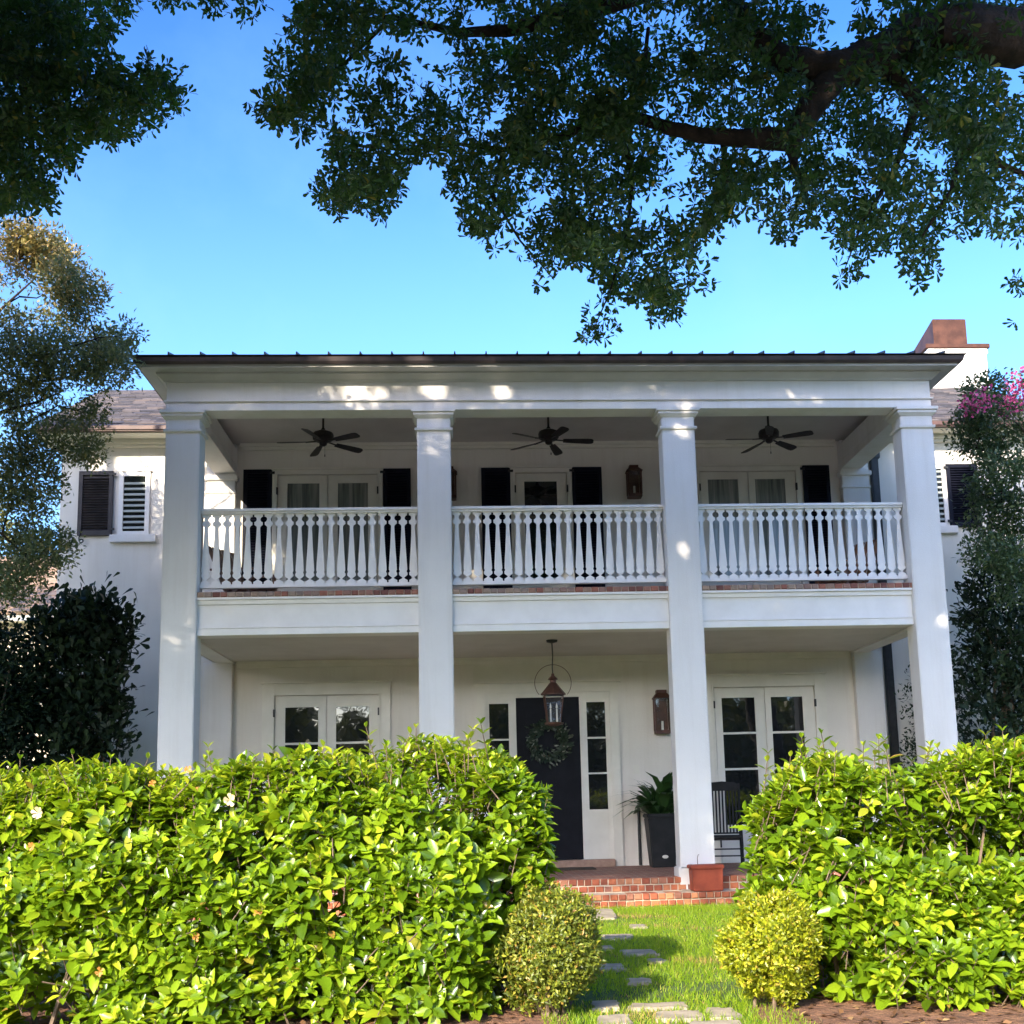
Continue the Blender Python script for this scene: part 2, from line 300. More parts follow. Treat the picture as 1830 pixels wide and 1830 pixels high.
    def bricks(s, x0, x1, yf, depth, z0, z1, w, gap=0.012, jit=0.006, m=0, off=0.0):
        x = x0-off
        while x < x1-0.02:
            ww = w*random.uniform(0.86, 1.12); a, e = max(x, x0), min(x+ww, x1)
            if e-a > 0.02:
                j = random.uniform(-jit, jit); zz = random.uniform(0, jit)
                ch = 0.010
                s.frustum((a+gap/2, e-gap/2, yf-j+ch, yf+depth), z0+gap/2, (a+gap/2, e-gap/2, yf-j+ch, yf+depth), z1-gap/2-zz, m)
                # rounded front face
                x_a, x_b, za, zb = a+gap/2, e-gap/2, z0+gap/2, z1-gap/2-zz
                b = len(s.v)
                s.v += [(x_a,yf-j+ch,za),(x_b,yf-j+ch,za),(x_b,yf-j+ch,zb),(x_a,yf-j+ch,zb),(x_a+ch,yf-j,za+ch),(x_b-ch,yf-j,za+ch),(x_b-ch,yf-j,zb-ch),(x_a+ch,yf-j,zb-ch)]
                for q in ((4,5,6,7),(0,1,5,4),(1,2,6,5),(2,3,7,6),(3,0,4,7)):
                    s.f.append([b+i for i in q]); s.m.append(m)
            x += ww
        return s
    def build(s, name, mats, parent=None, smooth=False, bevel=0.0, world=True):
        me = bpy.data.meshes.new(name); me.from_pydata(s.v, [], s.f)
        mats = mats if isinstance(mats, (list, tuple)) else [mats]
        for q in mats: me.materials.append(M[q])
        me.polygons.foreach_set('material_index', s.m)
        bm = bmesh.new(); bm.from_mesh(me)
        bmesh.ops.recalc_face_normals(bm, faces=bm.faces)
        if bevel:
            bm.edges.ensure_lookup_table()
            es = [e for e in bm.edges if len(e.link_faces) == 2 and e.calc_face_angle(0) > 0.6]
            bmesh.ops.bevel(bm, geom=es, offset=bevel, segments=2, affect='EDGES', clamp_overlap=True)
        bm.to_mesh(me); bm.free()
        if smooth:
            me.polygons.foreach_set('use_smooth', [True]*len(me.polygons))
            me.set_sharp_from_angle(angle=R(40))
        return link(name, me, parent, world)
def link(name, me, parent=None, world=True):
    o = bpy.data.objects.new(name, me); C.objects.link(o)
    if parent is not None:
        o.parent = parent
        if world and parent.type == 'EMPTY': o.matrix_parent_inverse = Matrix.Translation(-parent.location)
    return o
def tag(o, label=None, cat=None, group=None, kind=None):
    if label: o['label'] = label
    if cat: o['category'] = cat
    if group: o['group'] = group
    if kind: o['kind'] = kind
    return o
def thing(name, loc, label, cat, group=None, rz=0):
    o = bpy.data.objects.new(name, None); C.objects.link(o); o.location = loc; o.rotation_euler = (0, 0, rz); o.empty_display_size = 0.2
    return tag(o, label, cat, group)
def copy_tree(o, parent=None):
    c = o.copy(); C.objects.link(c)
    if parent is not None: c.parent = parent
    for ch in list(o.children): copy_tree(ch, c)
    return c

LEAF6 = ([(0,0,0),(0.20,0,-0.015),(0.45,0,-0.03),(0.72,0,-0.05),(1,0,-0.10),(0.17,0.30,0.06),(0.44,0.50,0.09),(0.74,0.38,0.03),(0.17,-0.30,0.06),(0.44,-0.50,0.09),(0.74,-0.38,0.03)],
         [(0,1,5),(1,2,6,5),(2,3,7,6),(3,4,7),(0,8,1),(1,8,9,2),(2,9,10,3),(3,10,4)])
OBOV = ([(0,0,0),(0.45,0.22,0.04),(0.82,0.42,0.03),(1,0.12,-0.05),(1,-0.12,-0.05),(0.82,-0.42,0.03),(0.45,-0.22,0.04)], [(0,1,2,3,4,5,6)])
QUAD = ([(0,0,0),(0.45,0.5,0.05),(1,0,-0.05),(0.45,-0.5,0.05)], [(0,3,2,1)])
STRAP = ([(0,0.18,0),(0,-0.18,0),(0.35,0.5,0.10),(0.35,-0.5,0.10),(0.7,0.40,0.02),(0.7,-0.40,0.02),(1,0.02,-0.28),(1,-0.02,-0.28)], [(0,1,3,2),(2,3,5,4),(4,5,7,6)])
def unit(a): return a/(np.linalg.norm(a, axis=-1, keepdims=True)+1e-9)
def leaf_mesh(name, P, D, Nn, L, Wd, tmpl, mats, parent=None, mi=None, smooth=True, extra=None):
    P = np.asarray(P, float); D = unit(np.asarray(D, float)); Sd = unit(np.cross(Nn, D)); Nn = np.cross(D, Sd)
    L = np.broadcast_to(L, len(P)); Wd = np.broadcast_to(Wd, len(P))
    T = np.array(tmpl[0], float); nv = len(T); n = len(P)
    V = P[:,None,:] + D[:,None,:]*(T[None,:,0]*L[:,None])[...,None] + Sd[:,None,:]*(T[None,:,1]*Wd[:,None])[...,None] + Nn[:,None,:]*(T[None,:,2]*L[:,None])[...,None]
    fl = [i for f in tmpl[1] for i in f]; cnt = [len(f) for f in tmpl[1]]
    loops = (np.arange(n)[:,None]*nv + np.array(fl)[None,:]).ravel(); tot = np.tile(cnt, n)
    Vf = V.reshape(-1, 3); mi = np.zeros(n, int) if mi is None else np.asarray(mi, int)
    mif = np.repeat(mi, len(cnt))
    if extra is not None:                                 # extra MB (twigs) joined into the same mesh
        b = len(Vf); Vf = np.vstack([Vf, np.array(extra.v)]) if extra.v else Vf
        loops = np.concatenate([loops, np.array([b+i for f in extra.f for i in f], int)])
        tot = np.concatenate([tot, np.array([len(f) for f in extra.f], int)]); mif = np.concatenate([mif, np.array(extra.m, int)])
    me = bpy.data.meshes.new(name)
    me.vertices.add(len(Vf)); me.vertices.foreach_set('co', Vf.ravel())
    me.loops.add(len(loops)); me.loops.foreach_set('vertex_index', loops.astype(np.int32))
    me.polygons.add(len(tot)); st = np.concatenate([[0], np.cumsum(tot)[:-1]])
    me.polygons.foreach_set('loop_start', st.astype(np.int32)); me.polygons.foreach_set('loop_total', tot.astype(np.int32))
    for q in mats: me.materials.append(M[q])
    me.polygons.foreach_set('material_index', mif.astype(np.int32))
    me.polygons.foreach_set('use_smooth', np.full(len(tot), smooth))
    me.update(calc_edges=True)
    return link(name, me, parent)
def rdir(n): return unit(rng.normal(size=(n, 3)))
def inpoly(x, y, poly):
    x = np.asarray(x); y = np.asarray(y); r = np.zeros(x.shape, bool); n = len(poly); j = n-1
    for i in range(n):
        xi, yi = poly[i]; xj, yj = poly[j]
        c = ((yi > y) != (yj > y)) & (x < (xj-xi)*(y-yi)/((yj-yi) if yj != yi else 1e-9)+xi)
        r ^= c; j = i
    return r
def lump(P, s=1.0, seed=0):
    g = np.random.default_rng(seed); v = np.zeros(len(P))
    for k in range(7):
        d = unit(g.normal(size=3)); v += np.sin(P @ d*s*(1+0.45*k)+g.uniform(0, 6.28))/(1+0.35*k)
    return v

# ------------------------------------------------------------------ ground
gm = MB(); n = 14
gm.add([(-400,-400,0),(400,-400,0),(400,400,0),(-400,400,0)], [(0,1,2,3)])
tag(gm.build('ground', 'lawn'), kind='structure')
sb = MB()
sb.prism_z([(-6,-8.9),(4.2,-8.9),(4.62,-8.2),(4.75,-7.2),(4.6,-6.3),(-6,-6.2)], 0.0, 0.02)
sb.prism_z([(5.85,-8.9),(16,-8.9),(16,-6.2),(6.3,-6.3),(6.1,-7.0),(5.8,-7.9)], 0.0, 0.02)
tag(sb.build('garden_soil', 'soil'), kind='structure')

rd = MB(); rd.add([(-300,-26,0.0),(300,-26,0.0),(300,-17.2,0.0),(-300,-17.2,0.0)], [(0,1,2,3)])
for v_ in range(4): rd.v[v_] = (rd.v[v_][0], rd.v[v_][1], 0.005)
tag(rd.build('road', 'asphalt'), kind='structure')
pv = MB(); pv.box(-300, 300, -17.2, -17.0, 0.0, 0.13); pv.box(-300, 300, -16.6, -11.2, 0.0, 0.02)
tag(pv.build('pavement', 'concrete'), kind='structure')

# ------------------------------------------------------------------ house
SP, CW, CD, YW = 3.4123, 0.46, 0.345, 3.1
XR = 3*SP+CW
house = thing('house', (5.35, 1.5, 0), 'white stucco two-storey house with four square columns, balcony railings and black shutters', 'house')
# porch floor and steps
f = MB(); f.box(-0.12, XR+0.12, 0.03, YW, 0.0, 0.352); f.build('porch_floor', 'floorbrick', house)
st = MB()
st.box(-0.10, XR+0.10, 0.0, 0.028, 0.0, 0.345, 1); st.box(-0.10, XR+0.10, -0.285, -0.002, 0, 0.172, 1)
st.bricks(-0.12, XR+0.12, -0.012, 0.2, 0.18, 0.268, 0.108); st.bricks(-0.12, XR+0.12, -0.014, 0.24, 0.268, 0.360, 0.108, off=0.05)
st.bricks(-0.12, XR+0.12, -0.305, 0.29, 0.005, 0.092, 0.108, off=0.03); st.bricks(-0.12, XR+0.12, -0.308, 0.295, 0.092, 0.18, 0.108, off=0.07)
st.build('brick_step', ['brick', 'mortar'], house)
# main walls
XWL, XWR = -2.53, XR+2.53
wl = MB(); wl.box(-0.03, XR+0.03, YW, 8.5, 0, 7.6); wl.build('front_wall', 'wall', house)
cl = MB()
cl.box(0.02, XR-0.02, 0.33, YW+0.0, 3.70, 3.9); cl.build('porch_ceiling', 'ceiling', house)
cl = MB()
cl.box(0.02, XR-0.02, 0.33, YW, 7.30, 7.42)
cl.build('balcony_ceiling', 'ceiling', house)
cn = MB()
for z in (3.70, 7.30):
    for (o, zz) in ((0.10, 0.05), (0.06, 0.10)): cn.box(0.40, XR-0.40, YW-o, YW-0.002, z-zz, z-zz+0.052)
cn.build('crown_moulding', 'cream', house)
# balcony floor beam
for b in range(3):
    x0, x1 = b*SP+CW-0.002, (b+1)*SP+0.002
    bm_ = MB()
    bm_.box(x0, x1, 0.10, 0.36, 3.79, 4.09); bm_.box(x0, x1, 0.085, 0.36, 3.675, 3.765); bm_.box(x0, x1, 0.075, 0.3, 3.766, 3.789)
    bm_.prism_y([(x0,4.091),(x1,4.091),(x1,4.15),(x0,4.15)], 0.07, 0.3)
    bm_.box(x0, x1, 0.035, 0.36, 4.151, 4.183)
    bm_.build('balcony_beam', 'trim', house, bevel=0.004)
    bk = MB(); bk.bricks(x0, x1, 0.03, 0.10, 4.184, 4.262, 0.105, gap=0.008, jit=0.003); bk.box(x0, x1, 0.045, 0.36, 4.184, 4.25, 1)
    bk.build('brick_edge', ['oldbrick', 'mortar'], house)
for xx in (0.10, XR-0.36):
    bs = MB(); bs.box(xx, xx+0.26, 0.36, YW-0.01, 3.675, 4.26); bs.build('side_beam', 'trim', house)
dk = MB(); dk.box(0.1, XR-0.1, 0.36, YW, 3.905, 4.24); dk.build('balcony_floor', 'floorbrick', house)
# columns
def column(x):
    c = MB(); c.box(x, x+CW, 0, CD, 0.18, 6.70)
    o = c.build('column', 'stucco', house, bevel=0.012)
    k = MB()
    def rr(e): return (x-e, x+CW+e, -e, CD+e)
    k.frustum(rr(0.025), 6.475, rr(0.032), 6.515)
    k.frustum(rr(0.010), 6.655, rr(0.045), 6.69); k.box(x-0.05, x+CW+0.05, -0.05, CD+0.05, 6.691, 6.73); k.box(x-0.072, x+CW+0.072, -0.072, CD+0.072, 6.731, 6.779)
    k.build('capital', 'stucco', o, bevel=0.006)
    b = MB(); b.box(x-0.03, x+CW+0.03, -0.012, CD+0.03, 0.178, 0.475); b.build('column_base', 'stucco', o, bevel=0.012)
    return o
for i in range(4): column(i*SP)
for x in (-0.12, XR-CW+0.12):
    p = MB(); p.box(x, x+CW, YW-0.14, YW+0.05, 0.35, 3.69); p.box(x, x+CW, YW-0.14, YW+0.05, 4.24, 7.28)
    p.box(x-0.04, x+CW+0.04, YW-0.18, YW, 6.66, 6.74); p.box(x-0.02, x+CW+0.02, YW-0.16, YW, 6.44, 6.49)
    p.build('pilaster', 'stucco', house, bevel=0.01)
# entablature (front and both sides)
en = MB()
for (y0, y1, z0, z1) in ((0.0, CD-0.005, 6.78, 6.90), (0.004, CD-0.005, 6.925, 7.20)):
    en.box(y0*0, XR, y0, y1, z0, z1)
    en.box(0.0+y0, CD, y1, YW-0.01, z0, z1); en.box(XR-CD, XR-y0, y1, YW-0.01, z0, z1)
en.box(-0.03, XR+0.03, -0.03, CD-0.005, 6.901, 6.924)
en.box(-0.03, CD, CD-0.004, YW-0.01, 6.901, 6.924); en.box(XR-CD, XR+0.03, CD-0.004, YW-0.01, 6.901, 6.924)
en.build('entablature', 'stucco', house, bevel=0.004)
bd = MB(); bd.sweep_u([(0.002,7.18),(0.03,7.18),(0.045,7.205),(0.10,7.25),(0.12,7.262),(0.12,7.285),(0.002,7.285)], 0, XR, YW)
bd.build('bed_moulding', 'soffit', house)
so = MB(); so.sweep_u([(0.0,7.287),(0.30,7.287),(0.30,7.33),(0.0,7.33)], 0, XR, YW+0.2); so.build('soffit', 'soffit', house)
gu = MB(); gu.sweep_u([(0.302,7.325),(0.335,7.318),(0.36,7.35),(0.375,7.405),(0.36,7.412),(0.302,7.412)], 0, XR, YW+0.2); gu.build('gutter', 'gutterpaint', house)
# porch roof : low hip of standing seam metal
ro = MB(); e = 0.40; zt = 7.425; ys = 4.4; rise = 1.05
A = [(-e,-e,zt),(XR+e,-e,zt),(XR+e,ys,zt),(-e,ys,zt)]; ri = 3.1
B = [(-e+ri,-e+ri*1.2,zt+rise),(XR+e-ri,-e+ri*1.2,zt+rise),(XR+e-ri,ys,zt+rise),(-e+ri,ys,zt+rise)]
ro.add(A+B, [(0,1,5,4),(1,2,6,5),(3,0,4,7),(4,5,6,7),(2,3,7,6),(3,2,1,0)])
ro.build('porch_roof', 'roofmetal', house)
k = 0
x = -e+0.52
while x < XR+e-0.3:
    sm = MB(); tmax = min(1.0, (x+e)/ri, (XR+e-x)/ri)
    y1 = -e+ri*1.2*tmax*0.98; z1 = zt+rise*tmax*0.98
    sm.add([(x-0.012,-e-0.012,zt),(x+0.012,-e-0.012,zt),(x+0.012,y1,z1),(x-0.012,y1,z1),(x-0.005,-e-0.03,zt+0.030),(x+0.005,-e-0.03,zt+0.030),(x+0.008,y1,z1+0.03),(x-0.008,y1,z1+0.03)],
           [(3,2,1,0),(4,5,6,7),(0,1,5,4),(1,2,6,5),(2,3,7,6),(3,0,4,7)])
    sm.build('roof_seam', 'roofmetal', house); x += 0.426
mr = MB(); mr.add([(2.4,5.2,8.2),(8.3,5.2,8.2),(8.3,9,8.2),(2.4,9,8.2),(4.95,6.6,10.27),(5.25,6.6,10.27)], [(0,1,5,4),(1,2,5),(2,3,4,5),(3,0,4),(3,2,1,0)])
mr.build('main_roof', 'slate', house)

# railings : a flat sawn board repeated 21 times in each bay
PITCH_B = (SP-CW)/21
def half_cut(t):                                       # half width of the cut-out, t = 0 top .. 1 bottom
    pts = [(0,.0125),(.035,.0125),(.04,.030),(.058,.043),(.076,.047),(.094,.043),(.112,.030),(.118,.0145),(.155,.0145),(.165,.03),(.178,.043),(.195,.0485),(.22,.0480),(.5,.034),(.80,.0150),(.815,.0150),(.825,.021),(.838,.024),(.85,.021),(.86,.012),(.885,.012),(.90,.024),(.915,.044),(.928,.058),(.935,.0585),(.945,.046),(.96,.020),(.966,.0115),(1,.0115)]
    return pts
pts = half_cut(0); zt_, zb_ = 5.368, 4.383
prof = [(PITCH_B/2-c, zt_+(zb_-zt_)*t) for t, c in pts]
poly = [(x, z) for x, z in prof]+[(-x, z) for x, z in reversed(prof)]
bmb = MB(); bmb.prism_y(poly, -0.011, 0.011)
bal_me = None
for b in range(3):
    x0, x1 = b*SP+CW, (b+1)*SP
    tr = MB(); tr.box(x0, x1, 0.145, 0.255, 5.395, 5.437); tr.box(x0, x1, 0.16, 0.24, 5.366, 5.394)
    rl = tr.build('railing', 'trim', house, bevel=0.006); rl['label'] = ['white sawn-board railing of the left bay', 'white sawn-board railing of the middle bay', 'white sawn-board railing of the right bay'][b]
    br = MB(); br.box(x0, x1, 0.165, 0.235, 4.335, 4.385); br.build('bottom_rail', 'trim', rl, bevel=0.005)
    for i in range(21):
        xc = x0+(i+0.5)*PITCH_B
        if bal_me is None:
            o = bmb.build('baluster', 'trim', rl); bal_me = o
        else:
            o = bal_me.copy(); C.objects.link(o); o.parent = rl
        o.location = (xc, 0.2, 0)

# doors and shutters of the house front
def french_door(x0, x1, z0, z1, gl, pane, wc=0.19, low=True):
    c = MB(); y = YW
    c.box(x0-wc, x0, y-0.05, y+0.01, z0, z1+wc); c.box(x1, x1+wc, y-0.05, y+0.01, z0, z1+wc); c.box(x0, x1, y-0.05, y+0.01, z1, z1+wc)
    c.box(x0-wc-0.02, x1+wc+0.02, y-0.075, y+0.01, z1+wc+0.001, z1+wc+0.035)
    c.box(x0-0.035, x0, y-0.066, y-0.051, z0, z1+0.035); c.box(x1, x1+0.035, y-0.066, y-0.051, z0, z1+0.035); c.box(x0+0.001, x1-0.001, y-0.066, y-0.051, z1, z1+0.035)
    d = c.build('french_door', 'cream', house, bevel=0.004)
    nl = len(gl); xs = [x0, (x0+x1)/2, x1] if nl == 2 else [x0, x1]
    for i in range(nl):
        a, b2 = xs[i]+0.012, xs[i+1]-0.006; g0, g1, zt, zb = gl[i]
        l = MB(); yf = y-0.03
        l.box(a, g0, yf, y-0.001, z0, z1-0.012); l.box(g1, b2, yf, y-0.001, z0, z1-0.012)
        l.box(g0, g1, yf, y-0.001, zt, z1-0.012); l.box(g0, g1, yf, y-0.001, z0, zb)
        if low:
            for mz in (zt-0.575, zt-1.15): l.box(g0, g1, yf+0.004, y-0.001, mz-0.017, mz+0.017)
        l.build('door_leaf', 'cream', d, bevel=0.003)
        p = MB(); p.box(g0-0.005, g1+0.005, y-0.012, y-0.002, zb-0.005, zt+0.005); p.build('pane', pane, d)
    hg = MB()
    for xx in (x0-0.002, x1+0.002):
        for zz in (z1-0.28, z0+0.3): hg.box(xx-0.012, xx+0.012, y-0.078, y-0.03, zz-0.06, zz+0.06)
    hg.build('hinge', 'iron', d)
    return d
french_door(0.99, 2.63, 0.36, 3.15, [(1.16,1.68,2.96,0.95),(1.96,2.48,2.96,0.95)], 'glass')
french_door(8.03, 9.69, 0.36, 3.15, [(8.16,8.70,2.98,0.95),(8.97,9.49,2.98,0.95)], 'glass')
french_door(1.00, 2.63, 4.25, 6.78, [(1.16,1.68,6.635,5.0),(1.98,2.47,6.635,5.0)], 'curtain', 0.08, False)
french_door(4.89, 5.75, 4.25, 6.78, [(5.04,5.58,6.635,5.0)], 'glass', 0.08, False)
french_door(7.97, 9.60, 4.25, 6.78, [(8.11,8.62,6.645,5.0),(8.91,9.42,6.645,5.0)], 'curtain', 0.08, False)
def shutter(x0, x1, z0, z1, y, mt, hook=None, hinge=0):
    s_ = MB(); fr = 0.065; yb = y-0.045
    s_.box(x0+0.02, x1-0.02, y-0.012, y-0.004, z0+0.02, z1-0.02); s_.box(x0, x0+fr, yb, y, z0, z1); s_.box(x1-fr, x1, yb, y, z0, z1); s_.box(x0+fr, x1-fr, yb, y, z1-fr, z1); s_.box(x0+fr, x1-fr, yb, y, z0, z0+fr*1.3)
    zz = z0+fr*1.3+0.02
    while zz < z1-fr-0.01:
        s_.obox(((x0+x1)/2, y-0.022, zz), ((x1-x0)/2-fr, 0, 0), (0, 0.020, 0.016), (0, -0.003, 0.004)); zz += 0.043
    o = s_.build('shutter', mt, house, bevel=0.002)
    if hinge:
        h = MB(); xx = x1 if hinge > 0 else x0
        for z in (z1-0.06, z0+0.10): h.box(xx-0.03, xx+0.05, yb-0.012, yb-0.002, z-0.02, z+0.02) if hinge > 0 else h.box(xx-0.05, xx+0.03, yb-0.012, yb-0.002, z-0.02, z+0.02)
        h.build('hinge', 'iron', o)
    if hook is not None:
        h = MB(); p = []
        for i in range(16):
            a = i/15*math.pi*1.9; r = 0.035*(1-0.35*i/15)
            p.append((hook+0.02-r*math.cos(a), yb-0.012, z0-0.09-r*math.sin(a)))
        h.tube([(hook+0.0, yb-0.012, z0+0.04), (hook-0.02, yb-0.012, z0-0.05)]+p, 0.010, 6); h.build('shutter_dog', 'iron', o)
    return o
for (a, b2, h) in ((0.45,0.91,1),(2.72,3.17,-1),(4.33,4.81,1),(5.84,6.33,-1),(7.36,7.83,1),(9.73,10.18,-1)): shutter(a, b2, 4.42, 6.87, YW-0.006, 'shutter', None, h)
# front door with sidelights
fd = MB(); y = YW
fd.box(4.20, 4.34, y-0.06, y+0.01, 0.36, 3.28); fd.box(6.33, 6.47, y-0.06, y+0.01, 0.36, 3.28); fd.box(4.34, 6.33, y-0.06, y+0.01, 3.12, 3.28)
fd.box(4.14, 6.53, y-0.09, y+0.01, 3.281, 3.32); fd.box(4.14, 6.53, y-0.03, y+0.01, 3.321, 3.64)
fd.box(4.28, 4.338, y-0.075, y-0.061, 0.36, 3.15); fd.box(6.332, 6.39, y-0.075, y-0.061, 0.36, 3.15)
door = fd.build('front_door', 'cream', house, bevel=0.004)
th = MB(); th.box(4.34, 6.33, y-0.16, y-0.01, 0.353, 0.47); th.build('threshold', 'oldbrick', door, bevel=0.01)
jb = MB()
for a, b2 in ((4.34,4.39),(4.70,4.82),(5.84,5.955),(6.255,6.33)): jb.box(a, b2, y-0.035, y+0.005, 0.47, 3.12)
for a, b2 in ((4.39,4.70),(5.955,6.255)):
    jb.box(a, b2, y-0.03, y+0.004, 2.955, 3.12); jb.box(a, b2, y-0.02, y+0.004, 0.47, 1.245)
    jb.box(a+0.03, b2-0.03, y-0.028, y-0.0205, 0.55, 1.15)
    for mz in (2.38, 1.815): jb.box(a, b2, y-0.03, y+0.004, mz-0.014, mz+0.014)
jb.box(4.82, 5.84, y-0.034, y+0.004, 3.045, 3.12)
jb.build('sidelight_frame', 'cream', door, bevel=0.003)
for a, b2 in ((4.39,4.70),(5.955,6.255)):
    p = MB(); p.box(a-0.003, b2+0.003, y-0.014, y-0.004, 1.24, 2.96); p.build('sidelight_pane', 'glass', door)
dl = MB(); dl.box(4.822, 5.838, y-0.022, y+0.003, 0.475, 3.043)
for a, b2 in ((4.93,5.28),(5.38,5.73)):
    for z0, z1 in ((0.62,1.25),(1.42,2.90)):
        dl.box(a, b2, y-0.028, y-0.0225, z0, z1); dl.box(a+0.05, b2-0.05, y-0.036, y-0.0285, z0+0.05, z1-0.05)
dl.build('door_leaf', 'doorpaint', door, bevel=0.004)
hd = MB(); hd.lathe([(0.0,-0.02),(0.028,-0.015),(0.03,0.01),(0.0,0.03)], (4.90, y-0.07, 1.42), 14); hd.tube([(4.90,y-0.02,1.42),(4.90,y-0.06,1.42)], 0.012); hd.build('door_handle', 'plate', door, smooth=True)
# wings
wg = MB(); YG = 3.25
wg.box(XWL, -0.032, YG, 9.0, 0, 7.45); wl_ = wg.build('wing_wall', 'wall', house)
wg = MB(); wg.box(XR+0.032, XWR+0.6, YG, 9.0, 0, 7.45); wg.build('wing_wall', 'wall', house)
def slates(x0, x1, y0, z0, y1, z1, name='wing_roof', wmean=0.24, expo=0.17, mt='slate'):
    s_ = MB(); L = math.hypot(y1-y0, z1-z0); ty, tz = (y1-y0)/L, (z1-z0)/L; ny, nz = -tz, ty
    s_.add([(x0,y0,z0),(x1,y0,z0),(x1,y1,z1),(x0,y1,z1),(x0,y0+0.02,z0-0.06),(x1,y0+0.02,z0-0.06),(x1,2*y1-y0,z0),(x0,2*y1-y0,z0)], [(0,1,2,3),(4,5,1,0),(3,2,6,7),(1,5,6,2),(0,3,7,4),(4,7,6,5)])
    d = 0.0; row = 0
    while d < L:
        x = x0-random.uniform(0, wmean)
        while x < x1:
            ww = wmean*random.uniform(0.75, 1.3); a, b2 = max(x, x0), min(x+ww, x1)
            if b2-a > 0.04:
                t0 = random.uniform(0.012, 0.024); dd = d+random.uniform(-0.012, 0.012); e2 = min(dd+expo*1.25, L)
                def q(xx, dist, h): return (xx, y0+ty*dist+ny*h, z0+tz*dist+nz*h)
                s_.add([q(a,dd,0.004),q(b2-0.006,dd,0.004),q(b2-0.006,e2,0.002),q(a,e2,0.002),q(a,dd,t0+0.012),q(b2-0.006,dd,t0+0.012),q(b2-0.006,e2,0.008),q(a,e2,0.008)],
                       [(3,2,1,0),(4,5,6,7),(0,1,5,4),(1,2,6,5),(2,3,7,6),(3,0,4,7)])
            x += ww
        d += expo; row += 1
    return s_.build(name, mt, house)
slates(XWL-0.32, -0.05, 2.80, 7.52, 6.2, 9.42)
slates(XR+0.05, XWR+1.2, 2.80, 7.54, 6.2, 9.40)
for (a, b2) in ((XWL-0.30, -0.06), (XR+0.06, XWR+0.9)):
    g = MB(); g.box(a, b2, 2.72, 2.83, 7.435, 7.525); g.build('gutter', 'winggutter', house, bevel=0.02)
    g = MB(); g.box(a+0.02, b2, 2.84, YG, 7.43, 7.47); g.box(a+0.04, b2, YG-0.12, YG-0.002, 7.36, 7.429); g.box(a+0.04, b2, YG-0.07, YG-0.002, 7.31, 7.359); g.build('soffit', ['cream'], house)
def wing_window(x0, x1, z0, z1):
    w_ = MB(); y = YG; fr = 0.075
    w_.box(x0, x0+fr, y-0.03, y+0.005, z0, z1); w_.box(x1-fr, x1, y-0.03, y+0.005, z0, z1); w_.box(x0+fr, x1-fr, y-0.03, y+0.005, z1-fr, z1); w_.box(x0+fr, x1-fr, y-0.03, y+0.005, z0, z0+fr*0.8)
    w_.box(x0-0.02, x1+0.02, y-0.045, y+0.005, z1+0.001, z1+0.03)
    o = w_.build('window', 'trim', house, bevel=0.004)
    s_ = MB(); s_.box(x0-0.12, x1+0.12, y-0.07, y+0.005, z0-0.13, z0-0.002); s_.build('window_sill', 'stucco', o, bevel=0.008)
    b_ = MB(); b_.box(x0+fr, x1-fr, y-0.006, y-0.002, z0+fr*0.8, z1-fr); b_.build('pane', 'glass', o)
    l_ = MB(); zz = z0+0.12
    while zz < z1-fr-0.03:
        l_.obox(((x0+x1)/2, y-0.014, zz), ((x1-x0)/2-fr-0.002, 0, 0), (0, 0.009, 0.019), (0, -0.003, 0.003)); zz += 0.093
    l_.build('louvre', 'louvre', o)
wing_window(-1.59, -1.09, 5.84, 6.90); wing_window(XR+1.09, XR+1.56, 5.84, 6.92)
shutter(-2.23, -1.68, 5.83, 6.91, YG-0.004, 'brownshutter', -2.17, 1)
shutter(XR+1.56, XR+2.11, 5.82, 6.92, YG-0.004, 'shutter', XR+2.05, -1)
dp = MB(); dp.box(10.93, 11.06, YG-0.13, YG-0.03, 0.1, 7.3)
dp.box(10.90, 11.09, YG-0.15, YG-0.02, 7.0, 7.25); dp.build('downspout', 'iron', house, bevel=0.015)
# chimney
ch = MB(); cy = 6.2; ch.box(13.42, 14.62, cy, cy+1.2, 7.6, 10.12); ch.box(13.40, 14.64, cy-0.02, cy+1.22, 10.12, 10.24)
cho = ch.build('chimney', 'stucco', house, bevel=0.01)
cp_ = MB(); cp_.box(13.36, 14.68, cy-0.05, cy+1.25, 10.241, 10.33); cp_.build('chimney_coping', 'copper', cho, bevel=0.01)
fl = MB(); fx0, fx1 = 13.58, 14.27
fl.add([(fx0,cy+0.05,10.331),(fx1,cy+0.05,10.331),(fx1,cy+1.1,10.331),(fx0,cy+1.1,10.331),(fx0,cy+0.05,10.90),(fx1,cy+0.05,10.90),(fx1,cy+1.1,10.66),(fx0,cy+1.1,10.66)],
       [(3,2,1,0),(4,5,6,7),(0,1,5,4),(1,2,6,5),(2,3,7,6),(3,0,4,7)])
fl.build('flue_cover', 'copper', cho, bevel=0.012)

